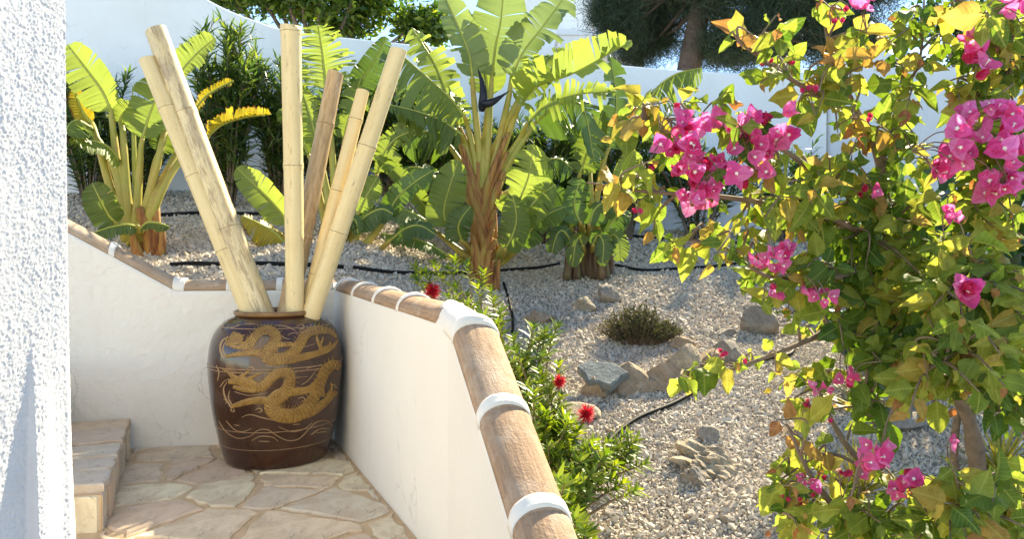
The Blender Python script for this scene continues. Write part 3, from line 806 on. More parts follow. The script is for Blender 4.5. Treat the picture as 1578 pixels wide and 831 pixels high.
dragon(B_,
  [([(190,405),(240,425),(285,415),(315,385),(345,365),(375,362),(392,380),(385,420),(360,455),(325,480),(318,510),(350,535),(410,540),(455,515),(490,470),(515,410),(540,355),(575,330),(600,340)], [10,13,14,14,14,16,17,18,19,20,22,22,21,19,17,16,16,16,10]),
   ([(300,480),(350,445),(420,440),(470,430),(500,400)], [10,13,13,10,6]), ([(420,545),(480,525),(530,490),(560,460),(585,440)], [12,13,12,10,6])],
  [([(155,500),(195,488),(235,478),(275,475),(315,480)], [6,9,10,11,12]), ([(530,460),(528,425),(535,395),(548,370)], [6,5,4,2]), ([(545,455),(565,430),(562,400)], [5,4,1.5]), ([(320,545),(350,550),(400,545),(450,530)], [6,7,7,5])],
  [([(140,400),(180,395),(220,400),(265,420)], [6,13,14,8]), ([(160,420),(200,430),(250,440)], [5,8,5]), ([(150,360),(165,378),(190,390)], [2,6,7]), ([(230,350),(205,368),(180,385)], [2,5,6]), ([(115,345),(140,360),(160,385)], [1.5,4,6]), ([(280,360),(245,375),(215,390)], [2,5,6])],
  [([(150,505),(125,460),(120,425),(135,400)], [3,3,2.4,1]), ([(160,505),(140,465),(146,435)], [2.4,2,1]), ([(155,500),(150,518),(165,522),(160,510)], [2,2,1.5,1]), ([(105,420),(125,395),(150,385)], [1.4,1.4,1]), ([(165,440),(220,455),(275,450),(300,445)], [1.2,1.2,1,.8]),
   ([(400,385),(430,380),(465,378)], [1.4,1.2,.8]), ([(440,412),(470,392),(505,345)], [1.2,1.2,1]), ([(195,545),(230,535),(280,548),(330,558)], [1.2,1.6,2,2])])
for l in ([(420,170),(440,160),(452,172),(440,182),(430,176)], [(215,345),(235,338),(245,348),(236,356)], [(425,470),(445,462),(455,474),(442,482)], [(120,470),(132,478),(128,490)], [(470,505),(488,498),(492,510)], [(250,515),(268,508),(278,520),(262,526)],
          [(150,175),(200,160),(250,158)], [(330,165),(380,170),(420,190)], [(560,420),(575,410),(585,425)], [(90,330),(100,360),(95,395)], [(290,330),(330,335),(360,345)], [(460,345),(490,335),(520,332)]):
    obj('scroll_line', ribbon(B_(l), [1.0, 2.0, 2.0, .8], .0028).mesh('scroll_line'), M['ochre_line'], jar, (0, 0, 0))
for l in ([(100,562),(130,605),(175,632),(225,625),(262,600),(300,597),(340,622),(385,642),(430,635),(465,602),(500,568),(540,560),(570,580)], [(130,560),(165,597),(200,605),(235,592)], [(345,585),(400,605),(450,595),(485,570)], [(237,642),(270,625),(320,628),(345,645)],
          [(480,618),(515,595),(555,592)], [(162,578),(185,580)], [(405,576),(435,574)], [(265,645),(310,646)], [(500,610),(545,605)]):
    obj('wave_line', ribbon(B_(l), [1.0, 1.5, 1.5, 1.0], .003).mesh('wave_line'), M['ochre_line'], jar, (0, 0, 0))

# ================================================================== bamboo poles standing in the jar
def pole(lab, top, mouth, Dt, Dm, wt, wm, nodes, mat, seed, down=.62):
    a, b = P(*mouth, Dm), P(*top, Dt); ax = (b-a).normalized()
    k = (a.z-(JC.z+.06))/ax.z*down/.62*.9
    base = a-ax*k; L = (b-base).length
    r1 = wt/2*Dt/FPX; r0 = wm/2*Dm/FPX; r0 = r0+(r0-r1)*k/max(.1, (L-k))*.5
    e = thing('bamboo_pole', lab, 'bamboo pole', base, 'bamboo poles in the jar')
    e.rotation_mode = 'QUATERNION'; e.rotation_quaternion = Vector((0, 0, 1)).rotation_difference(ax)
    e.rotation_quaternion = e.rotation_quaternion @ Quaternion((0, 0, 1), seed)
    R = lambda z: r0+(r1-r0)*z/L
    prof = [(0, 0)]; zs = [i*L/40 for i in range(41)]; marks = []
    for f in nodes: marks.append(k+(L-k)*f)
    zs += sum([[q-.022, q-.010, q-.004, q, q+.004, q+.012, q+.026] for q in marks], [])
    for z in sorted(zs):
        r = R(z)
        for q in marks: r += .0045*math.exp(-((z-q)/.012)**2)-.0035*math.exp(-((z-q)/.0032)**2)
        prof.append((r, z))
    m = MB().lathe(prof, 28); vv = []
    rr = random.Random(seed)
    bend = rr.uniform(-.012, .012); obl = rr.uniform(.96, 1.0)
    for x, y, z in m.v: vv.append((x+bend*math.sin(math.pi*z/L), y*obl, z+(.006*x/r1 if z > L-.001 else 0)))
    m.v = vv; obj('culm', m.mesh('culm'), mat, e, (0, 0, 0))
    # the sawn end: a thick ring with the hollow inside
    m = MB().lathe([(r1, L), (r1*.99, L+.001), (r1*.74, L+.001), (r1*.72, L-.05), (r1*.70, L-.16), (0, L-.16)], 28)
    m.v = [(x, y*obl, z+(.006*x/r1)) for x, y, z in m.v]
    obj('cut_end', m.mesh('cut_end'), M['bamboo_cut'], e, (0, 0, 0))
    for q in marks:
        r = R(q); o_ = bend*math.sin(math.pi*q/L)
        m = MB().lathe([(r-.003, q-.0065), (r+.0026, q-.004), (r+.0010, q-.0005), (r+.0030, q+.003), (r-.003, q+.0055)], 28)
        m.v = [(x+o_, y*obl, z+.003*math.sin(2*math.atan2(y, x)+seed)) for x, y, z in m.v]
        obj('node_ring', m.mesh('node_ring'), M['bamboo_node'], e, (0, 0, 0))
pole('thick weathered grey-streaked bamboo pole leaning left in the jar', (240, 46), (402, 478), 4.0, 3.88, 32, 40, [.285, .70], M['bamboo_worn'], 1)
pole('thinner pale bamboo pole leaning left beneath the weathered pole', (226, 90), (386, 478), 3.95, 3.85, 24, 33, [.235, .53, .80], M['bamboo'], 2)
pole('tall pale bamboo pole standing upright in the jar', (448, 40), (453, 479), 3.78, 3.845, 31, 27, [.515, .98], M['bamboo'], 3)
pole('brown darkened bamboo pole between the upright pole and the thin pole', (517, 113), (442, 479), 4.05, 3.90, 25, 32, [.78, .30], M['bamboo_brown'], 4)
pole('thin short pale bamboo pole leaning right beside the brown pole', (559, 141), (474, 479), 4.0, 3.90, 20, 26, [.16, .54, .87], M['bamboo'], 5)
pole('long pale bamboo pole leaning far right out of the jar', (614, 77), (480, 478), 3.90, 3.87, 26, 30, [.30, .63], M['bamboo'], 6)

# ================================================================== boundary wall, house, beyond
bw = thing('boundary_wall', 'tall curving white garden wall behind the plants', 'wall', (0, 8.4, 0))
bp = [(-7.5, 6.6, 5.2), (-4.9, 7.0, 4.8), (-3.9, 7.25, 4.3), (-3.35, 7.35, 3.85), (-2.95, 7.42, 3.60), (-2.55, 7.5, 3.45), (-2.2, 7.6, 3.38), (-1.2, 7.9, 3.35), (.3, 8.4, 3.34), (2.0, 8.85, 3.30), (3.2, 9.0, 3.30), (3.75, 8.85, 3.30)]
cp = catmull([Vector(q) for q in bp], 110); m = MB(); vs = []; fs = []
for i, p in enumerate(cp):
    d = (cp[min(i+1, 109)]-cp[max(i-1, 0)]); d.z = 0; d.normalize(); o_ = Vector((-d.y, d.x, 0))
    for s_, h in ((0, None), (0, p.z-.015), (.015, p.z), (.215, p.z), (.23, p.z-.015), (.23, None)):
        q = p+o_*s_; vs.append((q.x, q.y, -.3 if h is None else h))
for i in range(109):
    for j in range(5): fs.append((i*6+j, (i+1)*6+j, (i+1)*6+j+1, i*6+j+1))
m.add(vs, fs); obj('wall_run', m.mesh('wall_run', False), M['plaster_far'], bw)
rw = thing('side_wall', 'high white plaster wall seen through the bougainvillea', 'wall', (3.9, 7.5, 0))
m = MB(); tp = [(3.68, 9.087, 3.26), (3.95, 8.46, 3.42), (4.02, 8.29, 3.44), (4.25, 7.75, 3.05), (4.6, 6.93, 2.85), (5.6, 4.6, 2.55)]
d = Vector((5.6-3.76, 4.6-8.9, 0)).normalized(); o_ = Vector((-d.y, d.x, 0))*.24; vs = []; fs = []
for x, y, z in tp: vs += [(x, y, -.5), (x, y, z), (x+o_.x, y+o_.y, z), (x+o_.x, y+o_.y, -.5)]
for i in range(len(tp)-1):
    for j in range(3): fs.append((i*4+j, (i+1)*4+j, (i+1)*4+j+1, i*4+j+1))
fs += [(0, 1, 2, 3), (23, 22, 21, 20)]
m.add(vs, fs); obj('wall_run', m.mesh('wall_run', False), M['plaster_far'], rw)
hs = thing('white_house', 'white flat-roofed house rising beyond the garden wall and palms', 'house', (1.0, 20, 1.3))
def hbox(name, x0, x1, y0, y1, D, dep, parent=hs, mat='plaster_far'):
    a, b = P(x0, y0, D), P(x1, y1, D)
    return obj(name, MB().box((a.x, D, min(a.z, b.z)), (b.x, D+dep, max(a.z, b.z))).mesh(name, False), M[mat], parent)
hbox('wall', 812, 926, 330, -130, 20, 6); hbox('parapet', 806, 930, -128, -142, 19.9, 6.2)
hbox('wing_wall', 862, 962, 330, 52, 18.5, 1.45); hbox('wing_parapet', 858, 966, 53, 44, 18.42, 1.6)
hbox('wing_wall', 905, 992, 330, 86, 17.2, 1.2); hbox('wing_parapet', 902, 996, 88, 80, 17.12, 1.36)

# ================================================================== giant bird-of-paradise plants
def blade(pts, W, nhint, fold=.35, tear=.4, droop=.3, seed=0, nst=26, curl=.2, side=(1, 1)):
    """a big paddle leaf: blade along a curve, two halves, torn between the side veins"""
    r = random.Random(seed); C = catmull(pts, nst*2+1); n = len(C)-1
    L = sum((C[i+1]-C[i]).length for i in range(n)); m = MB()
    T = []; 
    for i in range(n+1):
        T.append((C[min(i+1, n)]-C[max(i-1, 0)]).normalized())
    nh = Vector(nhint).normalized(); N = []; prev = nh
    for i in range(n+1):
        q = prev-T[i]*prev.dot(T[i])
        q = q.normalized() if q.length > 1e-3 else T[i].orthogonal().normalized()
        N.append(q); prev = (q*.85+nh*.15)
    def at(u):
        t = max(0, min(1, u))*n; k = min(int(t), n-1); f = t-k
        return C[k].lerp(C[k+1], f), T[k].lerp(T[k+1], f), N[k].lerp(N[k+1], f)
    def prof(u):
        a = min(1, u/.22); b = max(0, (u-.5)/.5)
        return (1-(1-a)**2)**.5*max(.0, 1-b**2.3)**.62
    for sd in (-1, 1):
        sw = side[0] if sd < 0 else side[1]
        u = .015
        while u < .985:
            du = r.uniform(.03, .055) if r.random() < tear else r.uniform(.08, .22)
            if tear > .85: du = r.choice((.018, .026, .034, .05, .075))*r.uniform(.8, 1.2)
            u1 = min(.99, u+du); uc = (u+u1)/2; gap = (r.choice((.05, .12, .3, .45))*r.uniform(.7, 1.2) if tear > .85 else r.uniform(.02, .30)*(.3+tear)); dl = r.uniform(-1, 1)*(.08+.55*tear)+(r.uniform(-.9, .2) if tear > .5 and r.random() < .22 else 0)
            dz = droop*r.uniform(.6, 1.4); wj = 1-r.uniform(0, .30)*tear*(1 if r.random() < .6 else .2); K = max(2, int((u1-u)/.028)+1); R = 5; vs = []; uv = []; fs = []
            for i in range(K+1):
                uu = u+(u1-u)*i/K
                for j in range(R+1):
                    v = j/R; ue = uc+(uu-uc)*(1-gap*v)
                    c, t, nn = at(ue); s_ = t.cross(nn).normalized()*sd
                    wd = W*prof(uu)*sw*wj; a = fold+curl*v+dl*v
                    rip = .010*math.sin(uu*95)*v
                    q = c+s_*(wd*v*math.cos(a))+nn*(wd*v*math.sin(a)+rip)+t*(wd*v*.28)
                    q.z -= dz*wd*v*v
                    vs.append(q); uv.append((uu, v))
            for i in range(K):
                for j in range(R):
                    f = (i*(R+1)+j, i*(R+1)+j+1, (i+1)*(R+1)+j+1, (i+1)*(R+1)+j); fs.append(f if sd > 0 else f[::-1])
            m.add(vs, fs, uv); u = u1
    return m
def strel(plant, D, spec):
    """spec: petiole points, blade points (picture coordinates, depth offset), half width px, normal, fold, tear, droop, material"""
    for i, (pet, bl, wpx, nh, fold, tear, droop, mat) in enumerate(spec):
        q3 = lambda l: [P(x[0], x[1], D+(x[2] if len(x) > 2 else 0)) for x in l]
        pp, bb = q3(pet), q3(bl); W = wpx*D/FPX; sd = int(plant.location.x*100) % 97+i*13
        lf = obj('leaf', blade(bb, W, nh, fold, tear, droop, sd).mesh('leaf'), M[mat], plant)
        c = catmull(bb, 14); m = MB().tube(c, [.010*(1-.8*k/13)+.0015 for k in range(14)], 6)
        obj('midrib', m.mesh('midrib'), M['midrib'], lf, (0, 0, 0))
        if pp:
            c = catmull(pp+[bb[0], bb[0].lerp(bb[1], .1)], 16)
            # flattened, channelled stalk: wide at the clasping base
            m = MB().tube(c, [.026*(1-k/15)**1.3+.012 for k in range(16)], 8)
            obj('leaf_stalk', m.mesh('leaf_stalk'), M['petiole_rib'], lf, (0, 0, 0))
def sheaths(plant, D, base_px, items, mat='sheath'):
    for i, (x0, y0, x1, y1, dz, w0, w1) in enumerate(items):
        a, b = P(x0, y0, D+dz), P(x1, y1, D+dz*1.3); r = random.Random(i+int(D*100))
        mid = a.lerp(b, .5)+Vector((r.uniform(-.02, .02), r.uniform(-.01, .02), 0))
        c = catmull([a, mid, b], 10); k0, k1 = w0/2*D/FPX, w1/2*D/FPX
        m = MB().tube(c, [k0+(k1-k0)*(k/9)**.8 for k in range(10)], 10)
        # flatten towards the fan's plane, and split the tip
        obj('leaf_sheath', m.mesh('leaf_sheath'), M[mat], plant)
cam_n = (0, -1, .25); up_n = (0, -.35, 1)
def plant(lab, px, py, D):
    b = P(px, py, D); b.z = gz(b.x, b.y)-.02
    return thing('bird_of_paradise_plant', lab, 'plant', b, 'giant bird-of-paradise plants')

# ---- the one beside the house corner
pA = plant('bird-of-paradise plant with drooping lime leaves behind the descending tiled coping', 222, 392, 5.15)
strel(pA, 5.15, [
 ([(196,372),(192,320),(172,250),(140,200)], [(140,197),(122,186,-.1),(108,190,-.25),(100,206,-.4)], 30, (-.1,-.5,1), -.5, .2, .5, 'ban_green'),
 ([(200,372),(196,310),(186,255)], [(186,250,0),(165,225,-.1),(135,215,-.2),(112,212,-.3)], 20, (0,-.6,1), -.55, .2, .5, 'ban_green'),
 ([(198,372),(186,300),(178,230),(172,180)], [(172,172),(158,140),(132,104),(104,68)], 34, (-.4,-1,.55), .15, .25, .2, 'ban_yellow'),
 ([(208,372),(212,310),(216,240)], [(219,215),(228,185),(240,150),(246,120,-.1)], 36, (.1,-1,.15), .12, .15, .15, 'ban_yellow'),
 ([(214,372),(230,300),(248,230),(262,160,.2)], [(268,130,.25),(284,104,.25),(308,78,.25),(332,58,.25)], 36, (-.4,-1,.45), .15, .05, .2, 'ban_yellow'),
 ([(218,372),(240,300),(270,240,.2),(295,180,.3)], [(302,168,.3),(318,148,.3),(340,134,.3),(360,124,.3)], 18, (-.3,-.8,.7), .2, .3, .2, 'ban_old'),
 ([(222,372),(246,300),(280,245,.15)], [(318,212,.2),(342,192,.2),(378,181,.2),(418,176,.2)], 22, (-.2,-.7,.9), .5, .5, .0, 'ban_old'),
 ([(216,372),(228,310),(240,250)], [(246,235,.1),(252,220,.1),(258,206,.1),(262,196,.1)], 22, (.3,-1,.2), .1, .2, .3, 'ban_green'),
 ([(204,375),(190,360)], [(180,345,-.2),(168,332,-.25),(155,308,-.3),(142,282,-.3)], 24, (.15,-1,.25), .08, .05, .1, 'ban_green'),
 ([(212,378),(216,362)], [(212,350,-.2),(195,346,-.25),(170,350,-.3),(146,358,-.35)], 12, (0,-.6,1), -.5, .1, .6, 'ban_dark'),
 ([(214,380),(216,362)], [(218,352,-.2),(228,343,-.25),(246,344,-.3),(262,350,-.3)], 9, (0,-.6,1), -.4, .1, .6, 'ban_green'),
 ([(204,372),(196,300),(190,210)], [(186,190,.1),(188,178,.1),(196,168,.1),(206,160,.1)], 22, (.2,-1,.3), .1, .3, .2, 'ban_yellow'),
 ([(196,372),(170,290),(148,210)], [(142,190,.1),(130,176,.1),(122,158,.1),(115,135,.1)], 16, (.4,-1,.3), .1, .2, .2, 'ban_old'),
])
obj('rolled_leaf', MB().tube(PS([(209,360,5.2),(208,280,5.2),(206,200,5.2),(204,130,5.2)]), [.014,.018,.014,.002], 8).mesh('rolled_leaf'), M['midrib'], pA)
sheaths(pA, 5.15, None, [(232,402,196,330,0,26,13),(232,402,205,325,.05,26,13),(234,402,214,320,-.03,26,13),(236,402,228,322,.02,26,13),(240,402,240,318,.0,26,12),(244,404,250,350,-.05,18,7),(218,402,204,360,-.08,22,9)])
# ---- the one behind the poles
pB = plant('bird-of-paradise plant with one shredded feather-like leaf behind the bamboo', 522, 418, 5.5)
strel(pB, 5.5, [
 ([(520,405),(518,330),(512,240),(505,160)], [(503,140),(500,110),(496,76),(490,38)], 52, (.05,-1,.3), .15, .95, .15, 'ban_yellow'),
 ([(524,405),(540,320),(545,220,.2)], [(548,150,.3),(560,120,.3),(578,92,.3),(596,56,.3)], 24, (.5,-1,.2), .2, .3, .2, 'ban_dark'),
 ([(518,405),(508,320),(495,250)], [(492,232,-.1),(484,200,-.1),(474,165,-.1),(464,138,-.1)], 30, (.3,-1,.3), .2, .92, .3, 'ban_yellow'),
 ([(516,405),(500,390),(470,372)], [(445,345,-.1),(425,318,-.15),(398,290,-.2),(364,258,-.2)], 25, (-.3,-1,.6), .25, .12, .1, 'ban_yellow'),
 ([(516,408),(500,400),(470,395)], [(446,384,-.1),(425,360,-.15),(400,345,-.2),(372,332,-.25)], 22, (.3,-.8,.8), -.35, .25, .5, 'ban_old'),
 ([(528,405),(545,350)], [(552,330,-.1),(562,308,-.1),(572,290,-.1),(582,272,-.1)], 22, (-.2,-1,.3), .12, .12, .2, 'ban_yellow'),
 ([(526,405),(540,370)], [(545,352,-.15),(565,332,-.15),(588,322,-.2),(606,330,-.2)], 20, (0,-.8,.7), -.3, .1, .4, 'ban_dark'),
 ([(522,405),(530,300),(530,240)], [(530,215,.1),(538,180,.1),(548,150,.1),(556,120,.1)], 26, (-.3,-1,.2), .15, .6, .3, 'ban_green'),
 ([(524,405),(530,370)], [(534,352,-.2),(540,340,-.2),(548,340,-.2),(552,362,-.2)], 12, (0,-1,.5), -.2, .1, .3, 'ban_dark'),
 ([(530,408),(560,380),(585,350)], [(596,335,0),(612,305,0),(640,280,0),(668,262,0)], 22, (-.2,-1,.4), .15, .15, .2, 'ban_dark'),
 ([(530,408),(550,360),(570,300,.1)], [(580,270,.15),(592,235,.15),(612,212,.15),(640,200,.15)], 28, (-.3,-1,.3), .1, .7, .3, 'ban_green'),
 ([(530,410),(560,400),(585,385)], [(600,372,-.1),(625,352,-.15),(648,348,-.2),(672,362,-.2)], 18, (0,-.8,.7), -.2, .1, .4, 'ban_dark'),
 ([(514,405),(498,330,.2),(484,260,.2)], [(476,240,.25),(460,205,.25),(446,180,.25),(430,168,.25)], 22, (.3,-1,.4), .15, .5, .3, 'ban_green'),
])
sheaths(pB, 5.5, None, [(518,424,514,345,0,16,9),(526,424,524,340,.05,16,9),(530,424,534,345,-.03,15,9),(536,426,542,372,-.06,12,5),(512,424,506,372,.03,14,7)])
# ---- the tall one with the trunk and the flower
pC = plant('tallest bird-of-paradise plant with orange sheathed trunk and dark beaked flower', 745, 436, 6.0)
strel(pC, 6.0, [
 ([(742,300),(738,230),(730,150,-.05)], [(728,120,-.1),(722,80,-.15),(706,40,-.2),(682,-14,-.25)], 30, (.5,-1,.1), .25, .35, .1, 'ban_grey'),
 ([(748,300),(752,220),(756,150,.05)], [(758,120,.05),(764,70,0),(772,30,-.05),(778,-40,-.1)], 46, (-.1,-1,.15), .15, .25, .1, 'ban_grey'),
 ([(750,300),(768,220),(784,150,-.1)], [(788,120,-.1),(806,80,-.15),(838,38,-.2),(876,-14,-.2)], 40, (-.3,-1,.4), .2, .55, .2, 'ban_grey'),
 ([(738,305),(732,250),(722,200)], [(716,180,-.1),(695,152,-.15),(662,122,-.25),(612,78,-.35)], 52, (.1,-.75,.7), -.45, .75, .8, 'ban_green'),
 ([(736,310),(726,260),(718,225)], [(712,208,-.1),(685,188,-.2),(645,172,-.35),(596,160,-.5)], 34, (0,-.7,.8), -.35, .7, .7, 'ban_green'),
 ([(752,305),(772,240),(790,190)], [(800,165,-.1),(830,132,-.2),(885,112,-.3),(974,62,-.4)], 46, (-.1,-.8,.8), .75, .70, -.05, 'ban_yellow'),
 ([(752,312),(775,255),(800,215)], [(812,192,-.1),(840,164,-.2),(885,146,-.3),(950,140,-.4)], 36, (0,-.7,.8), .3, .90, .35, 'ban_yellow'),
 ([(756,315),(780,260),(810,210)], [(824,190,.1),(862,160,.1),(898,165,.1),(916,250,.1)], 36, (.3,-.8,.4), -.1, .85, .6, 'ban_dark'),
 ([(734,330),(716,320),(690,330)], [(668,336,-.2),(640,300,-.3),(612,268,-.35),(578,240,-.4)], 17, (-.3,-.8,.7), .35, .1, .2, 'ban_green'),
 ([(736,400),(722,380),(700,362)], [(690,352,-.3),(684,325,-.32),(692,290,-.35),(706,246,-.35)], 28, (.1,-1,.15), .12, .12, .1, 'ban_green'),
 ([(736,405),(715,392),(690,372)], [(670,356,-.3),(650,336,-.4),(620,322,-.45),(584,312,-.5)], 22, (.1,-.7,.9), -.2, .1, .4, 'ban_grey'),
 ([(736,410),(715,402)], [(690,394,-.3),(660,376,-.4),(630,366,-.45),(586,360,-.5)], 16, (.1,-.6,1), -.2, .1, .4, 'ban_dark'),
 ([(740,408),(728,390)], [(712,372,-.3),(706,352,-.35),(712,335,-.38),(726,318,-.4)], 20, (-.2,-1,.3), .1, .1, .2, 'ban_dark'),
 ([(752,410),(768,390),(782,360)], [(790,340,-.2),(800,310,-.25),(815,270,-.28),(822,222,-.3)], 36, (-.15,-1,.2), .12, .55, .15, 'ban_yellow'),
 ([(754,410),(772,395),(790,375)], [(802,345,-.25),(818,318,-.3),(835,300,-.32),(856,284,-.35)], 24, (-.1,-.9,.5), -.1, .3, .4, 'ban_green'),
 ([(754,412),(770,402)], [(778,385,-.3),(790,362,-.35),(796,335,-.38),(790,300,-.4)], 24, (-.2,-1,.2), .1, .1, .2, 'ban_green'),
 ([(756,412),(780,400)], [(800,380,-.2),(820,352,-.2),(845,330,-.2),(872,318,-.2)], 20, (0,-.8,.7), -.2, .3, .4, 'ban_dark'),
 ([(738,330),(715,300,.1),(690,290,.2)], [(676,280,.25),(655,262,.25),(632,258,.25),(606,275,.25)], 26, (0,-.8,.6), -.3, .6, .6, 'ban_dark'),
 ([(752,330),(778,300,.1),(800,290,.2)], [(815,275,.25),(838,250,.25),(862,245,.25),(884,262,.25)], 26, (0,-.8,.6), -.3, .6, .6, 'ban_dark'),
 ([(738,312),(722,262),(712,215)], [(706,196,.1),(690,150,.1),(668,95,.1),(634,42,.1)], 36, (.3,-.9,.4), .0, .85, .3, 'ban_yellow'),
 ([(744,300),(745,240),(750,180,.15)], [(752,150,.2),(748,110,.2),(740,70,.2),(722,20,.2)], 34, (.2,-1,.1), .2, .4, .2, 'ban_green'),
 ([(746,300),(762,230,.1),(790,170,.15)], [(800,150,.2),(825,110,.2),(850,90,.2),(885,74,.2)], 30, (-.1,-.8,.6), -.1, .7, .5, 'ban_green'),
 ([(738,310),(722,270,.1),(700,235,.2)], [(690,222,.2),(668,205,.2),(645,205,.2),(618,225,.2)], 30, (0,-.7,.8), -.4, .7, .7, 'ban_dark'),
])
it = []
rr = random.Random(4)
for k in range(26):
    t = k/25; s_ = -1 if k % 2 else 1; y0 = 446-t*130
    it.append((745-s_*rr.uniform(4, 14)*(1-.3*t), y0, 745+s_*(14+26*t)+rr.uniform(-5, 5), y0-62-58*t, -.10+.004*k+rr.uniform(-.03, .03), 22-4*t, 7-2*t))
for k in range(5): it.append((735+k*5, 446, 737+k*4, 250-6*(k % 2), .02*k, 28, 12))
for k in range(7): it.append((728+k*6, 446, 722+k*8+rr.uniform(-4, 4), 405+rr.uniform(-8, 10), -.12, 14, 4))
sheaths(pC, 6.0, None, it)
# beaked flower
a = PS([(742,172,5.82),(745,150,5.80),(743,128,5.79),(736,104,5.79)]); obj('flower_beak', MB().tube(catmull(a, 12), [.018,.032,.036,.036,.033,.030,.026,.022,.017,.012,.007,.001], 8).mesh('flower_beak'), M['spathe'], pC)
a = PS([(740,160,5.80),(756,158,5.76),(770,150,5.74),(786,139,5.72)]); obj('flower_beak', MB().tube(catmull(a, 12), [.014,.030,.034,.034,.031,.027,.023,.018,.013,.009,.005,.001], 8).mesh('flower_beak'), M['spathe'], pC)
# ---- the one further right
pD = plant('bird-of-paradise clump with stubby cut trunk beside the thyme bush', 906, 420, 6.35)
strel(pD, 6.35, [
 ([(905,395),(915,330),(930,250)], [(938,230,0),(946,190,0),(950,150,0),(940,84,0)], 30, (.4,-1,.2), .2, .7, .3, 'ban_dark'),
 ([(910,395),(935,310),(975,220),(1000,160)], [(1004,148,0),(1020,128,0),(1046,112,0),(1082,104,0)], 26, (0,-.7,.8), -.5, .8, 1.0, 'ban_green'),
 ([(900,395),(895,340),(890,290)], [(893,270,-.1),(905,235,-.1),(918,205,-.1),(930,170,-.1)], 26, (-.2,-1,.2), .1, .8, .3, 'ban_green'),
 ([(908,395),(920,360),(940,330)], [(946,318,-.2),(960,290,-.2),(970,262,-.2),(975,230,-.2)], 24, (-.3,-1,.3), .1, .4, .2, 'ban_yellow'),
 ([(900,395),(888,370)], [(880,352,-.2),(874,330,-.2),(866,310,-.2),(852,285,-.2)], 22, (.2,-1,.3), .1, .2, .3, 'ban_dark'),
 ([(905,395),(910,370)], [(908,348,-.3),(915,325,-.3),(930,312,-.3),(955,310,-.3)], 22, (0,-.7,.9), -.2, .2, .5, 'ban_dark'),
 ([(902,395),(898,365)], [(895,345,-.3),(885,320,-.3),(888,295,-.3),(896,275,-.3)], 22, (.1,-1,.2), .1, .2, .2, 'ban_dark'),
 ([(908,395),(922,375)], [(930,360,-.25),(945,340,-.25),(958,330,-.25),(972,336,-.25)], 18, (0,-.8,.7), -.2, .2, .4, 'ban_dark'),
 ([(896,400),(886,385)], [(880,372,-.3),(868,356,-.35),(858,362,-.4),(850,390,-.42)], 16, (0,-.8,.7), -.2, .2, .5, 'ban_dark'),
 ([(912,400),(924,388)], [(930,378,-.3),(944,362,-.35),(954,372,-.4),(956,402,-.42)], 16, (0,-.8,.7), -.2, .2, .5, 'ban_green'),
 ([(904,402),(900,390)], [(898,380,-.35),(892,366,-.4),(886,380,-.45),(882,412,-.46)], 15, (.1,-1,.4), -.1, .2, .4, 'ban_green'),
 ([(908,402),(912,390)], [(914,378,-.35),(922,362,-.4),(930,376,-.45),(928,410,-.46)], 14, (-.1,-1,.4), -.1, .2, .4, 'ban_dark'),
 ([(906,395),(912,330),(910,290)], [(910,265,.1),(906,240,.1),(896,215,.1),(880,200,.1)], 24, (.2,-1,.3), 0, .8, .4, 'ban_dark'),
])
it = []
for k in range(13):
    x = 874+k*5.3; it.append((x+rr.uniform(-2, 2), 430, 878+k*4.8+rr.uniform(-9, 9), 358+rr.uniform(-14, 24), rr.uniform(-.14, .08), 15, 5))
sheaths(pD, 6.35, None, it, 'sheath_dry')

# ================================================================== leaf scatter tools
def leaf_shape(wid, n=5, fold=.25, curl=.25, tip=1.0, base=.02):
    """unit leaf along +y, normal +z: three vertices a row"""
    V = []; F = []
    for i in range(n+1):
        u = i/n; w_ = wid*.5*(math.sin(math.pi*min(1, u**.72*1.0))**.85 if tip == 1.0 else math.sin(math.pi*u**tip)**.8)
        w_ = max(w_, base if i == 0 else 0.0)
        z = -curl*u*u*.5
        V += [(-w_, u, z+fold*w_), (0, u, z), (w_, u, z+fold*w_)]
    for i in range(n):
        a = i*3; F += [(a, a+1, a+4, a+3), (a+1, a+2, a+5, a+4)]
    return np.array(V), np.array(F)
def frame(d, nrm):
    d = d/np.linalg.norm(d, axis=-1, keepdims=True)
    s = np.cross(d, nrm); l = np.linalg.norm(s, axis=-1, keepdims=True); s = np.where(l < 1e-4, np.array([1., 0, 0]), s/np.maximum(l, 1e-6))
    return np.stack([s, d, np.cross(s, d)], -1)
def scatter(shape, pos, dirs, nrms, size):
    V, F = shape; n = len(pos); R = frame(np.asarray(dirs, float), np.asarray(nrms, float))
    W = np.einsum('nij,kj->nki', R, V)*np.asarray(size)[:, None, None]+np.asarray(pos)[:, None, :]
    return W.reshape(-1, 3), (F[None]+np.arange(n)[:, None, None]*len(V)).reshape(-1, F.shape[1])
def rdir(n, up=0): 
    d = RNG.normal(0, 1, (n, 3)); d[:, 2] += up; return d/np.linalg.norm(d, axis=1)[:, None]

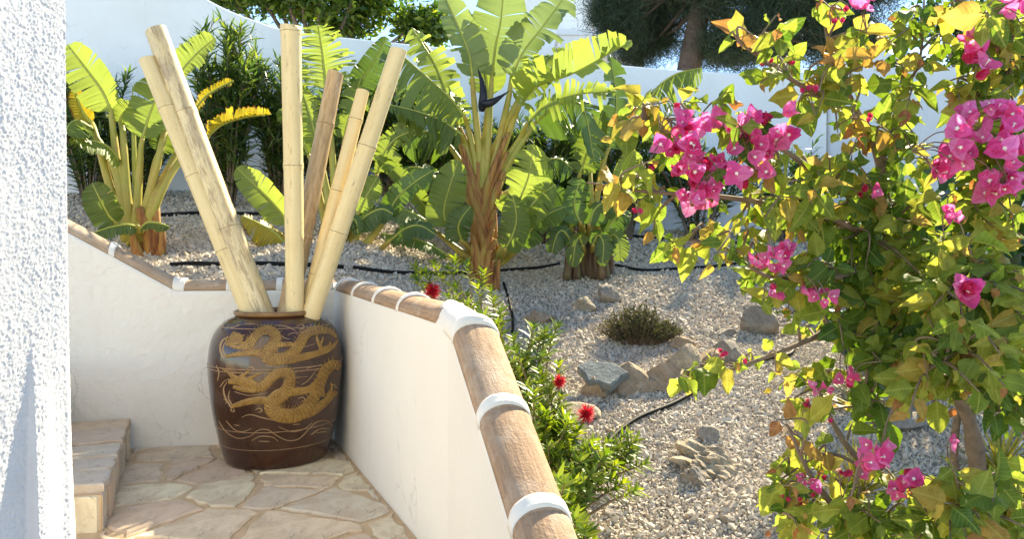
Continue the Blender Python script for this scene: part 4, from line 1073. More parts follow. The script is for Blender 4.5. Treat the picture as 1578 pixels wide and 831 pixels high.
# ================================================================== oleander bushes along the wall
OL = leaf_shape(.15, 3, .3, .3)
def oleander(lab, px, D, top_py, wpx, nst, seed, lean=0):
    r = np.random.default_rng(seed); b = P(px, 400, D); b.z = gz(b.x, b.y)-.02
    top = P(px, top_py, D).z; H = top-b.z; W = wpx*D/FPX
    e = thing('oleander_bush', lab, 'shrub', b, 'oleander bushes along the white wall')
    m = MB(); pos = []; dr = []; nr = []; sz = []
    for k in range(nst):
        a = r.uniform(0, 2*math.pi); rad = W*.5*math.sqrt(r.uniform(.0, 1)); h = H*(r.uniform(.5, 1.0) if k > 3 else 1.0)*(1-.25*rad/W)
        x1, y1 = rad*math.cos(a)+lean*h*.2, rad*math.sin(a)*.55
        pts = [b+Vector((x1*.15, y1*.15, 0)), b+Vector((x1*.5, y1*.5, h*.45)), b+Vector((x1*.9, y1*.9, h*.8)), b+Vector((x1*1.05, y1, h))]
        c = catmull(pts, 14); m.tube(c, [.011*(1-i/14)+.003 for i in range(14)], 4, False)
        for t in np.arange(.12 if k % 2 else .35, 1.0, .030):
            f = t*13; i = min(int(f), 12); q = c[i].lerp(c[i+1], f-i); tg = (c[i+1]-c[i]).normalized(); o1 = tg.orthogonal().normalized(); o2 = tg.cross(o1)
            ph = r.uniform(0, 6.28)
            for j in range(3):
                an = ph+j*2.094; rv = o1*math.cos(an)+o2*math.sin(an)
                up = .35+.8*t*r.uniform(.5, 1.2)
                d_ = rv+tg*up+Vector(r.normal(0, .15, 3)); pos.append(q); dr.append(d_); nr.append(tg*1.0-rv*.6); sz.append(r.uniform(.09, .155))
        # side shoots carry tufts
        for j in range(7):
            i = r.integers(3, 13); q = c[i]; d_ = Vector(r.normal(0, 1, 3)); d_.z = abs(d_.z)+.6; d_.normalize(); e2 = q+d_*r.uniform(.10, .24)
            m.tube([q, e2], [.004, .002], 3, False)
            for l in range(9):
                v = Vector(r.normal(0, .75, 3))+d_*.9; pos.append(q.lerp(e2, r.uniform(.4, 1))); dr.append(v); nr.append(d_); sz.append(r.uniform(.08, .14))
    obj('stems', m.mesh('stems'), M['bark'], e)
    V, F = scatter(OL, [list(p) for p in pos], [list(p) for p in dr], [list(p) for p in nr], sz)
    stuff(obj('foliage', mesh_np('foliage', V, F), M['oleander'], e))
oleander('oleander bush behind the drooping lime leaves, against the wall', 140, 6.55, 95, 110, 20, 1)
oleander('tall oleander bush directly behind the left-leaning poles', 352, 6.5, 25, 125, 35, 2)
oleander('oleander bush between the upright bamboo pole and the wall', 430, 6.75, 78, 90, 21, 3)
oleander('slim oleander bush behind the brown bamboo pole', 545, 6.9, 110, 90, 20, 4)
oleander('oleander bush left of the orange sheathed trunk', 655, 7.05, 145, 120, 24, 5)
oleander('oleander bush right of the orange sheathed trunk', 838, 7.5, 165, 130, 27, 6)
oleander('oleander bush behind the stubby cut trunk', 965, 7.7, 150, 110, 21, 7)
oleander('oleander bush filling the gap behind the shredded leaf', 492, 7.0, 135, 110, 18, 10)
oleander('oleander bush behind the long right-leaning pole', 600, 7.1, 120, 110, 20, 11)
oleander('oleander bush directly behind the orange sheathed trunk', 748, 7.4, 170, 120, 18, 12)
oleander('low oleander bush between the cut trunk and the orange trunk', 900, 7.6, 190, 110, 18, 13)
oleander('oleander bush beside the house corner under the drooping leaves', 205, 6.7, 170, 120, 16, 14)
oleander('wide oleander bush behind the hanging pink flowers', 1075, 7.8, 175, 170, 22, 8)
oleander('oleander bush at the foot of the high white side wall', 1210, 7.6, 235, 140, 15, 9)

# ================================================================== trees beyond the wall
def tree(name, lab, px, D, trunk_r, fork_py, blobs, leafshape, lsize, mat, seed, nper, up=.0, trunk_px=None, bark='bark'):
    r = np.random.default_rng(seed); b = P(px, 400, D); b.z = gz(b.x, b.y)-.1
    e = thing(name, lab, 'tree', b, None)
    fk = P(trunk_px or px, fork_py, D); m = MB()
    c = catmull([b, b.lerp(fk, .5)+Vector((.12, 0, 0)), fk], 12); m.tube(c, [trunk_r*(1-.45*i/11) for i in range(12)], 12)
    obj('trunk', m.mesh('trunk'), M[bark], e)
    pos = []; dr = []; nr = []; m = MB()
    for (x, y, dd, rx, ry) in blobs:
        q = P(x, y, D+dd); a, h = rx*D/FPX, ry*D/FPX
        s0 = c[r.integers(9, 12)]; br = catmull([s0, s0.lerp(q, .5)+Vector((0, 0, -.12)), q], 8)
        obj('limb', MB().tube(br, [trunk_r*(.26 if bark == 'bark' else .12)*(1-i/8)+.012 for i in range(8)], 6).mesh('limb'), M[bark], e)
        for k in range(max(3, int(nper/26))):
            d_ = Vector(r.normal(0, 1, 3)); d_.normalize(); cc = q+Vector((d_.x*a, d_.y*a*.8, d_.z*h))*r.uniform(.35, 1)
            m.tube([q, q.lerp(cc, .5)+Vector((0, 0, .03)), cc], [.02, .012, .004], 4, False)
            n_ = 26; pp = np.array(cc)+r.normal(0, .10*D/9, (n_, 3)); pos.append(pp); v = r.normal(0, 1, (n_, 3)); v[:, 2] += up; dr.append(v); nr.append(r.normal(0, 1, (n_, 3))+np.array([0, 0, .8]))
    obj('twigs', m.mesh('twigs'), M[bark], e)
    pos = np.concatenate(pos); V, F = scatter(leafshape, pos, np.concatenate(dr), np.concatenate(nr), r.uniform(.6, 1.25, len(pos))*lsize)
    stuff(obj('crown', mesh_np('crown', V, F), M[mat], e))
LF = leaf_shape(.5, 2, .2, .3)
ND = (np.array([(-.018, 0, 0), (.018, 0, 0), (.004, 1, -.05), (-.004, 1, -.05)]), np.array([(0, 1, 2, 3)]))
rt = random.Random(9)
tree('leafy_tree', 'glossy green leafy tree rising over the wall behind the bamboo', 480, 11.5, .16, 90,
     [(350+i*30+rt.uniform(-10, 10), 6+rt.uniform(-34, 22)+(8 if 380 < 350+i*30 < 600 else 0), rt.uniform(-.6, .9), 42, 30) for i in range(9)]+[(380+i*38, -60+rt.uniform(-20, 20), rt.uniform(-.5, 1), 55, 40) for i in range(6)]+[(640, 36, .3, 22, 18), (672, 44, .5, 16, 12)], LF, .125, 'tree_leaf', 5, 900)
tree('pine_tree', 'dark umbrella pine with leaning reddish trunk beyond the wall', 990, 14, .30, -80,
     [(955+i*33+rt.uniform(-12, 12), 40+rt.uniform(-36, 40), (rt.uniform(.7, 1.4) if 1 <= i <= 4 else rt.uniform(-1, 1.2)), 48, 26) for i in range(12)]+[(930+i*42+rt.uniform(-10, 10), -25+rt.uniform(-25, 30), rt.uniform(-1, 1.2), 60, 34) for i in range(11)]+[(935, 22, 0, 22, 12), (960, 50, 0, 26, 12), (1085, 75, .8, 40, 22), (1150, 80, .6, 46, 22), (1215, 72, .6, 46, 22), (985, 85, .9, 36, 18), (1010, 60, .9, 30, 18), (1125, 60, -.8, 36, 26), (1180, 40, -.6, 50, 30), (1270, 60, .4, 46, 26), (1310, 40, .4, 40, 26), (1330, 70, .6, 30, 20)], ND, .24, 'pine', 6, 3400, .35, 1095, 'pine_bark')
tree('background_tree', 'dark tree behind the high white side wall', 1500, 11.0, .15, 170,
     [(1440+i*32+rt.uniform(-10, 10), 130+rt.uniform(-50, 50), rt.uniform(-.6, .9), 40, 36) for i in range(6)]+[(1445+i*36, 40+rt.uniform(-30, 30), rt.uniform(-.5, 1), 40, 36) for i in range(4)], LF, .13, 'broad', 8, 420)

# ================================================================== rocks
def rock(lab, px, py, D, wpx, hpx, mat, seed, dep=.8, flat_=1.0, sink=.35, tilt=0, group='rocks set in the gravel', sub=3, rough=.14, name='garden_rock'):
    q = P(px, py, D); D0 = D
    for _ in range(30):                     # slide along the sight line until the ground is met
        g_ = gz(q.x, q.y); err = q.z-g_
        D0 += err/.45*.5; q = P(px, py, D0)
    w_, h = wpx*D0/FPX/2*1.18, hpx*D0/FPX/2*1.28
    bm = bmesh.new(); bmesh.ops.create_icosphere(bm, subdivisions=sub, radius=1)
    r = np.random.default_rng(seed); off = r.uniform(0, 50, 3)
    pl = [(Vector(r.normal(0, 1, 3)).normalized(), r.uniform(.42, .80)) for _ in range(10)]
    for v in bm.verts:
        c = v.co
        for nn, d_ in pl:
            k = c.dot(nn)
            if k > d_: c -= nn*(k-d_)
        s_ = 1+rough*(float(fbm(c.x*2+off[0]+c.z, c.y*2+off[1]-c.z, seed))-.45)+rough*.5*(float(vnoise(c.x*7+off[2], c.y*7+c.z*6, seed+3))-.5)
        v.co = Vector((c.x*w_*s_, c.y*w_*dep*s_, c.z*h*s_*flat_))
    me = bpy.data.meshes.new(name); bm.to_mesh(me); bm.free()
    me.polygons.foreach_set('use_smooth', np.full(len(me.polygons), False))
    o = obj(name, me, M[mat]); o.location = (q.x, q.y, q.z+h*(1-2*sink)*.6); o.rotation_euler = (0, tilt, random.Random(seed).uniform(-.5, .5))
    return tag(o, lab, 'rock', group)
me, ctr = stone_mesh([V2(-.15, .02), V2(-.07, -.085), V2(.06, -.10), V2(.15, .03), V2(.06, .10), V2(-.10, .09)], -.032, .022, random.Random(8), .012)
q = P(931, 577, 4.17); sl = obj('garden_rock', me, M['rock_slate']); sl.location = (q.x, q.y, q.z); sl.rotation_euler = (.55, .10, -.25)
tag(sl, 'flat blue-grey slate rock lying on top of the brown rocks', 'rock', 'rocks set in the gravel')
rock('small brown rock wedged under the blue-grey slate', 918, 608, 4.2, 54, 42, 'rock_tan', 2, .8, 1, .3, .4)
rock('large brown angular rock beside the blue-grey slate', 975, 600, 4.15, 76, 56, 'rock_tan', 33, .7, 1, .32, -.2)
rock('orange-tan rock at the end of the small rock row', 1026, 598, 4.2, 66, 54, 'rock_tan', 4, .7, 1, .3, -.35)
rock('rounded tan boulder above the orange-tan rock', 1048, 578, 4.4, 60, 66, 'rock_pale', 5, .8, 1, .3)
rock('flat grey-tan rock between the thyme bush and the boulder', 1052, 536, 4.75, 46, 26, 'rock_tan', 6, .8, 1, .3)
rock('pinkish-tan boulder by the dangling bougainvillea shoot', 1086, 572, 4.5, 60, 50, 'rock_tan', 7, .8, 1, .35)
rock('long low tan rock on the gravel behind the bottlebrush', 826, 496, 5.2, 62, 34, 'rock_tan', 8, .6, 1, .4)
rock('pale squarish rock left of the thyme bush', 905, 478, 5.4, 34, 34, 'rock_pale', 9, .8, 1, .3)
rock('grey-tan rock partly hidden behind the thyme bush', 936, 464, 5.6, 44, 32, 'rock_grey', 10, .8, 1, .3)
rock('big dark grey boulder at the edge of the bougainvillea', 1163, 512, 4.9, 62, 54, 'rock_grey', 11, .8, 1, .3)
rock('thin flat grey stone lying beside the dark boulder', 1118, 516, 4.9, 40, 14, 'rock_grey', 12, .7, 1, .3)
rock('grey boulder under the dark boulder by the hose', 1122, 552, 4.6, 60, 36, 'rock_grey', 25, .8, 1, .35)
rock('craggy pale eroded rock half buried in the gravel', 1108, 722, 3.2, 112, 70, 'rock_pale', 13, .75, .75, .62, .25, sub=4, rough=.9)
rock('dark pitted lump on the left flank of the eroded rock', 1072, 742, 3.15, 50, 44, 'rock_grey', 14, .8, 1, .4, 0, sub=4, rough=.7)
rock('small tan stone uphill of the eroded rock', 1062, 697, 3.35, 54, 34, 'rock_pale', 15, .8, 1, .45, .3, rough=.5)
rock('small grey shard uphill of the eroded rock', 1096, 677, 3.45, 44, 26, 'rock_grey', 16, .7, 1, .35, .3)
rock('smooth grey pebble beside the bottlebrush', 926, 777, 2.95, 28, 22, 'rock_grey', 17, .9, 1, .3)
rock('flat slate-grey pebble just below the smooth grey pebble', 943, 795, 2.9, 36, 16, 'rock_grey', 18, .6, 1, .3, .3)
rock('small round stone in front of the eroded rock', 1122, 806, 2.9, 20, 18, 'rock_grey', 19, .9, 1, .3)
rock('flat pale rock under the bottlebrush flowers', 880, 645, 3.8, 90, 34, 'rock_pale', 20, .6, 1, .4)
rock('low grey-tan rock glimpsed below the hanging bougainvillea', 1222, 672, 3.5, 42, 30, 'rock_tan', 21, .8, 1, .35)
rock('wide flat grey slab behind the bougainvillea trunk', 1390, 655, 3.5, 92, 34, 'rock_grey', 22, .6, 1, .35)

# ================================================================== drip hoses
def on_ground(px, py, lift=.012, D=5.0):
    q = P(px, py, D)
    for _ in range(40):
        D += (q.z-gz(q.x, q.y))/.45*.5; D = max(1.5, min(9, D)); q = P(px, py, D)
    q.z = gz(q.x, q.y)+lift; return q
def hose(lab, pts, r=.009):
    r *= 1.2; c = catmull([on_ground(*p, lift=.022) for p in pts], len(pts)*9)
    tag(obj('drip_hose', MB().tube(c, r, 7).mesh('drip_hose'), M['hose']), lab, 'hose', 'black drip hoses')
hose('black drip hose curving past the brown rocks to the bottlebrush', [(905,735),(925,705),(950,675),(985,650),(1040,627),(1085,600),(1120,575),(1165,562),(1215,552),(1225,538)], .0095)
hose('black drip hose crossing the gravel past the thick orange trunk', [(545,417),(600,424),(660,425),(720,424),(780,420),(830,416),(862,410)], .010)
hose('black drip hose on the gravel between the cut trunk and bougainvillea', [(948,412),(990,420),(1040,418),(1100,414),(1150,408)], .010)
hose('black drip hose lying just behind the parapet tiles', [(262,413),(300,411),(350,412),(400,411),(440,412),(500,414),(530,417)], .011)
hose('black drip hose along the foot of the boundary wall', [(232,336),(270,334),(310,332),(360,333),(420,334)], .013)
hose('black drip hose looping down behind the bottlebrush bush', [(776,440),(784,465),(790,495),(790,520)], .009)
hose('black drip hose under oleanders beside the cut trunk', [(960,365),(1010,370),(1080,374),(1140,378)], .012)

# ================================================================== thyme bush
b = on_ground(982, 528, 0, 4.9); th = thing('thyme_bush', 'low dark greenish thyme bush among the rocks', 'shrub', b)
r = np.random.default_rng(3); pos = []; dr = []; m = MB(); D = b.y
for k in range(430):
    a = r.uniform(0, 2*math.pi); rad = math.sqrt(r.uniform(0, 1)); x = rad*math.cos(a)*68*D/FPX+.02; y = rad*math.sin(a)*.20; h = (60*D/FPX)*(1-.55*rad**2)*r.uniform(.7, 1.05)*(.72 if x > .12 else 1)
    p0 = b+Vector((x*.5, y*.5, 0)); p1 = b+Vector((x, y, h)); p0.z -= .01
    m.tube([p0, p0.lerp(p1, .6)+Vector((0, 0, .01)), p1], [.0025, .002, .001], 3, False)
    for j in range(16):
        t = r.uniform(.3, 1.02); pos.append(list(p0.lerp(p1, t))); v = r.normal(0, 1, 3); v[2] += .9; dr.append(v)
obj('stems', m.mesh('stems'), M['twig'], th)
V, F = scatter(leaf_shape(.34, 2, .2, .2), pos, dr, r.normal(0, 1, (len(pos), 3)), r.uniform(.014, .028, len(pos)))
stuff(obj('foliage', mesh_np('foliage', V, F), M['thyme'], th))

# ================================================================== bottlebrush bush outside the parapet
BL = leaf_shape(.27, 4, .3, .3)
def bottlebrush():
    r = np.random.default_rng(12); b = Vector((.16, 3.05, gz(.16, 3.05)-.02))
    e = thing('bottlebrush_bush', 'bushy bottlebrush with red flowers growing along the sloping wall', 'shrub', b)
    tips = [(655,418,3.9),(690,412,3.9),(720,405,3.8),(700,440,3.7),(735,440,3.7),(760,462,3.6),(718,470,3.5),(745,488,3.4),(765,500,3.4),(680,425,3.9),(640,428,3.95),(790,520,3.3),(840,510,3.3),(850,520,3.35),(812,545,3.2),(775,540,3.2),(800,575,3.1),(765,560,3.0),(830,570,3.1),(860,560,3.1),(790,600,3.0),(815,610,2.95),(845,600,3.0),(780,630,2.9),(835,640,2.8),(870,640,2.85),(855,665,2.8),(890,660,2.85),(820,660,2.7),(845,690,2.65),(880,690,2.7),(915,680,2.8),(905,710,2.7),(870,720,2.6),(925,740,2.65),(975,692,2.85),(960,745,2.7),(950,715,2.75),(890,745,2.55),(860,740,2.5),(880,770,2.5),(905,765,2.55),(868,765,2.45),(885,800,2.4),(900,815,2.4),(870,810,2.35),(945,735,2.7),(820,530,3.3),(770,590,3.0),(805,560,3.2),(755,520,3.3),(735,510,3.35),(840,625,2.95),(800,640,2.8),(780,610,2.95),(865,610,3.0),(830,590,3.05),(875,675,2.75),(855,705,2.65),(885,725,2.6),(910,735,2.6),(825,680,2.7),(850,650,2.8),(790,560,3.15),(760,540,3.2),(770,480,3.5),(700,460,3.6),(840,655,2.78),(860,690,2.68),(900,690,2.72),(930,700,2.75),(875,655,2.8),(640,410,4.1),(668,405,4.1),(700,398,4.1),(745,420,4.0),(690,455,3.9),(660,440,4.0),(720,452,3.9),(755,445,3.9),(735,470,3.7),(980,680,2.85),(968,700,2.85),(955,690,2.85)]
    stems = []; pos = []; dr = []; nr = []; sz = []
    hub = [b, b+Vector((-.05, -.35, 0)), b+Vector((-.10, .35, .05)), b+Vector((-.22, .75, .2)), b+Vector((.05, -.60, -.06))]
    m = MB()
    extra = [(x+r.uniform(-28, 28), y+r.uniform(-24, 24), D+r.uniform(-.1, .25)) for (x, y, D) in tips if y > 500]
    for (x, y, D) in tips+extra:
        q = P(x, y, D); h = min(hub, key=lambda t: (t-q).length); mid = h.lerp(q, .55)+Vector((r.uniform(-.05, .05), r.uniform(-.05, .05), .04))
        c = catmull([h, mid, q], 10); m.tube(c, [.006*(1-i/10)+.0022 for i in range(10)], 5, False)
        tg = (c[-1]-c[-3]).normalized(); o1 = tg.orthogonal().normalized(); o2 = tg.cross(o1)
        for j in range(22):
            back = (j/22)**1.3*.10; an = j*2.39996; rv = o1*math.cos(an)+o2*math.sin(an)
            up = 1.1-1.0*(j/22); d_ = rv+tg*up+Vector((0, 0, .1)); pos.append(list(q-tg*back)); dr.append(list(d_)); nr.append(list(tg*1.2-rv*.5)); sz.append(r.uniform(.044, .072)*(1.0 if j > 3 else .7))
    obj('stems', m.mesh('stems'), M['twig'], e)
    V, F = scatter(BL, pos, dr, nr, sz); stuff(obj('foliage', mesh_np('foliage', V, F), M['brush_leaf'], e))
    for (x, y, D, rp, ln) in ((666, 449, 3.85, 17, 1.0), (862, 589, 3.0, 14, 1.0), (903, 638, 2.85, 19, .8)):
        c = P(x, y, D); R = rp*D/FPX; NF = 620; ax = Vector((.3, -.3, 1)).normalized(); an = r.uniform(0, 6.283, NF)
        o1 = ax.orthogonal().normalized(); o2 = ax.cross(o1); h = r.uniform(-.28, .28, NF)
        d_ = np.cos(an)[:, None]*np.array(o1)+np.sin(an)[:, None]*np.array(o2)+np.array(ax)[None]*(h*2.2+.15+r.normal(0, .35, NF))[:, None]
        P0 = np.array(c)[None]+np.array(ax)[None]*(h*R)[:, None]
        V, F = scatter(leaf_shape(.05, 2, .3, -.3), P0, d_, r.normal(0, 1, (NF, 3)), r.uniform(.6, .92, NF)*R)
        f = stuff(obj('flower', mesh_np('flower', V, F), M['brush_red'], e))
        obj('flower_stalk', MB().tube([c-ax*R, c+ax*R*.8], [.004, .002], 6).mesh('flower_stalk'), M['twig'], f, (0, 0, 0))
bottlebrush()

# ================================================================== spiky yellow clumps, broad-leaved shrub
SPK = leaf_shape(.055, 4, .5, .18, .35, .02)
def spiky(lab, px, py, D, rpx, n_, seed):
    b = on_ground(px, py, 0, D); r = np.random.default_rng(seed); e = thing('spiky_plant', lab, 'plant', b, 'spiky yellow-edged plants')
    R = rpx*b.y/FPX
    for k in range(n_):
        an = k*2.39996; el = r.uniform(.15, 1.25); d_ = Vector((math.cos(an)*math.cos(el), math.sin(an)*math.cos(el), math.sin(el)))
        V, F = scatter(SPK, [[0, 0, .02]], [list(d_)], [[-d_.x, -d_.y, 1.2]], [R*r.uniform(.8, 1.15)])
        obj('spike_leaf', mesh_np('spike_leaf', V, F), M['spike'], e, (0, 0, 0))
spiky('spiky yellow plant behind the bougainvillea trunk beside the flat slab', 1330, 640, 3.4, 85, 70, 1)
spiky('spiky yellow plant growing under the lowest pink flowers', 1320, 775, 2.6, 105, 80, 2)
spiky('spiky yellow plant close behind the bougainvillea trunk', 1540, 740, 2.9, 100, 60, 3)
BRD = leaf_shape(.62, 5, .15, .35)
b = on_ground(1400, 520, 0, 4.3); e = thing('broadleaf_shrub', 'deep green broad-leaved shrub behind the bougainvillea', 'shrub', b)
r = np.random.default_rng(41); m = MB(); pos = []; dr = []; nr = []
for k in range(75):
    q = P(1290+r.uniform(0, 330), 270+r.uniform(0, 290), 4.2+r.uniform(-.5, .5)); q.z = max(q.z, b.z+.15)
    m.tube(catmull([b, b.lerp(q, .5)+Vector((0, 0, .15)), q], 8), [.012*(1-i/8)+.003 for i in range(8)], 4, False)
    for j in range(9):
        v = r.normal(0, 1, 3); v[2] -= .3; v[1] -= .5; pos.append(list(np.array(q)+r.normal(0, .07, 3))); dr.append(v); nr.append(r.normal(0, .5, 3)+np.array([0, -.5, 1]))
obj('stems', m.mesh('stems'), M['bark'], e)
V, F = scatter(BRD, pos, dr, nr, r.uniform(.09, .19, len(pos))); stuff(obj('foliage', mesh_np('foliage', V, F), M['broad'], e))

# ================================================================== bougainvillea
def bougainvillea():
    r = np.random.default_rng(77); rr = random.Random(77)
    base = P(1510, 1040, 2.2); base.z = gz(base.x, base.y)-.02
    e = thing('bougainvillea', 'sprawling bougainvillea with yellow-green leaves and magenta flowers over the gravel', 'shrub', base)
    def q3(l): return [P(*q) for q in l]
    tr = catmull([base]+q3([(1516, 900, 2.2), (1508, 740, 2.2), (1494, 650, 2.2), (1462, 560, 2.15)]), 20)
    obj('trunk', MB().tube(tr, [.032-.013*i/19+.003*math.sin(i*1.7) for i in range(20)], 12).mesh('trunk'), M['bark'], e)
    tr2 = catmull([base+Vector((.05, .02, 0))]+q3([(1570, 880, 2.15), (1600, 700, 2.1), (1606, 520, 2.05), (1596, 350, 2.0)]), 20)
    obj('trunk', MB().tube(tr2, [.034-.016*i/19 for i in range(20)], 10).mesh('trunk'), M['bark'], e)
    tr3 = catmull([base+Vector((-.04, .03, 0))]+q3([(1490, 900, 2.25), (1480, 770, 2.25), (1470, 700, 2.25), (1478, 620, 2.2)]), 16)
    obj('trunk', MB().tube(tr3, [.018-.008*i/15 for i in range(16)], 8).mesh('trunk'), M['bark'], e)
    br = [
     [(1462,560,2.15),(1425,430,2.1),(1375,340,2.0),(1362,250,1.95),(1384,160,1.95),(1418,88,1.95),(1425,-30,1.95)],
     [(1375,340,2.0),(1340,205,1.9),(1300,172,1.85),(1240,135,1.8),(1187,100,1.75),(1140,62,1.72),(1128,48,1.7)],
     [(1362,250,1.95),(1310,150,1.95),(1280,80,1.95),(1262,-20,1.95)],
     [(1425,430,2.1),(1340,330,1.9),(1262,270,1.8),(1180,215,1.75),(1095,190,1.7),(1010,182,1.68),(968,188,1.66)],
     [(1425,430,2.1),(1310,350,1.9),(1200,318,1.75),(1100,302,1.7),(1000,296,1.66),(905,281,1.64)],
     [(1462,560,2.15),(1340,440,1.9),(1250,430,1.8),(1180,425,1.75),(1110,378,1.7),(1042,368,1.68)],
     [(1462,560,2.15),(1330,490,1.95),(1245,525,1.85),(1170,555,1.8),(1105,575,1.78),(1052,572,1.76)],
     [(1462,560,2.15),(1500,420,2.0),(1522,270,1.9),(1495,130,1.85),(1482,-20,1.85)],
     [(1596,350,2.0),(1570,230,1.85),(1545,120,1.8),(1560,-20,1.8)],
     [(1606,520,2.05),(1540,470,1.8),(1480,440,1.65),(1430,470,1.6)],
     [(1600,700,2.1),(1540,600,1.75),(1490,540,1.6),(1450,560,1.55)],
     [(1516,900,2.2),(1440,800,2.0),(1350,735,1.9),(1275,700,1.85),(1205,738,1.8)],
     [(1516,900,2.2),(1400,850,1.9),(1300,800,1.8),(1205,790,1.75)],
     [(1570,880,2.15),(1540,820,1.7),(1500,780,1.6),(1450,810,1.55)],
     [(1350,735,1.9),(1300,680,1.9),(1262,600,1.9),(1280,570,1.9)],
     [(1300,800,1.8),(1250,735,1.75),(1212,655,1.72)],
     [(1425,430,2.1),(1390,480,1.95),(1340,560,1.9),(1335,640,1.9)],
    ]
    bpts = []
    for l in br:
        c = catmull(q3(l), len(l)*6); n = len(c)
        obj('branch', MB().tube(c, [.0080*(1-i/n)+.0020 for i in range(n)], 6).mesh('branch'), M['twig'], e)
        bpts += c
    bpts += tr[12:]+tr2[10:]
    BP = np.array([list(p) for p in bpts])
    # px, py, depth, rx, ry, twigs, leaves a twig, kind (0 bright, 1 deep, 2 young)
    cl = [
     (1145,60,1.72,26,26,3,6,2),(1205,110,1.78,32,30,5,6,0),(1180,20,1.8,26,30,3,6,0),(1255,60,1.85,45,55,7,7,2),(1290,140,1.85,45,45,7,7,0),(1240,165,1.8,40,36,6,7,0),
     (1330,60,1.9,40,60,6,7,0),(1340,110,1.9,42,40,6,6,2),(1390,40,1.9,40,50,6,7,0),(1400,120,1.9,40,45,7,7,0),(1460,60,1.85,45,60,9,7,0),(1520,50,1.8,50,60,11,7,0),(1560,30,1.8,40,50,8,7,0),(1555,130,1.8,45,60,10,7,0),
     (1480,160,1.85,40,50,8,7,0),(1420,200,1.9,42,40,7,7,0),(1350,210,1.9,45,45,8,7,2),(1300,225,1.85,40,40,8,7,0),(1500,240,1.85,50,50,9,7,0),(1560,250,1.8,45,60,10,7,1),
     (960,205,1.66,22,30,3,6,0),(1000,165,1.68,28,32,4,6,2),(1040,215,1.68,34,30,5,6,0),(1085,165,1.7,34,26,4,6,0),(1130,205,1.7,40,40,5,6,0),(1175,250,1.74,34,46,6,7,0),(1020,250,1.68,30,30,3,6,0),
     (920,283,1.64,24,12,2,5,2),(985,300,1.66,20,26,3,5,0),(1015,330,1.67,20,22,2,5,0),(1110,290,1.7,34,30,4,6,1),(1190,320,1.76,36,32,6,7,0),(1240,290,1.8,34,40,7,7,0),
     (1050,375,1.68,34,16,3,6,0),(1110,392,1.7,30,20,3,6,0),(1150,360,1.74,34,26,4,6,0),(1150,420,1.74,30,26,4,6,0),(1190,470,1.78,36,24,3,6,0),
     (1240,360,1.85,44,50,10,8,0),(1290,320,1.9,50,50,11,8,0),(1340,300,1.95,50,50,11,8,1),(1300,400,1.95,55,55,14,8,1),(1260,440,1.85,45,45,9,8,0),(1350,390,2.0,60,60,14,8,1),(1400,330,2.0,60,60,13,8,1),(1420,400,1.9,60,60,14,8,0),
     (1480,340,1.85,60,55,13,8,0),(1550,340,1.8,50,60,13,8,0),(1330,460,1.95,55,50,13,8,1),(1390,480,1.85,55,50,14,8,0),(1450,450,1.7,60,60,16,8,0),(1520,430,1.65,55,60,16,8,0),(1570,470,1.6,40,70,13,8,0),(1480,520,1.6,60,55,16,8,0),(1540,560,1.6,55,55,15,8,0),
     (1420,540,1.7,50,45,12,8,0),(1370,540,1.8,42,40,9,8,1),(1330,600,1.9,30,45,6,7,1),(1300,520,1.9,45,40,8,8,1),(1430,600,1.65,45,36,9,8,0),(1490,600,1.6,46,34,9,8,0),(1560,620,1.7,36,40,8,8,1),(1235,500,1.85,36,36,5,7,0),
     (1155,548,1.8,22,18,2,5,0),(1110,568,1.78,20,14,2,4,0),(1065,585,1.76,14,16,2,4,0),(1205,585,1.85,26,22,3,6,0),(1270,580,1.9,36,30,5,6,0),(1260,620,1.9,26,22,3,6,0),(1340,650,1.9,28,30,4,7,1),
     (1212,680,1.72,16,30,2,5,2),(1215,745,1.78,28,24,5,6,0),(1260,720,1.82,36,26,6,6,0),(1205,800,1.75,26,26,5,6,0),(1250,790,1.76,36,34,7,6,0),(1310,770,1.8,40,34,8,7,0),(1360,800,1.8,46,40,9,7,1),(1420,770,1.75,42,36,8,7,0),(1470,770,1.6,46,42,10,7,0),(1530,780,1.6,46,46,11,7,0),(1570,740,1.65,30,40,7,7,0),(1440,820,1.6,44,30,8,7,0),(1500,825,1.55,44,30,9,7,0),(1560,825,1.55,36,30,7,7,0),(1300,826,1.72,40,22,5,7,0),(1390,826,1.68,40,22,6,7,1),
    ]
    LV = []; tw = MB(); TP = []
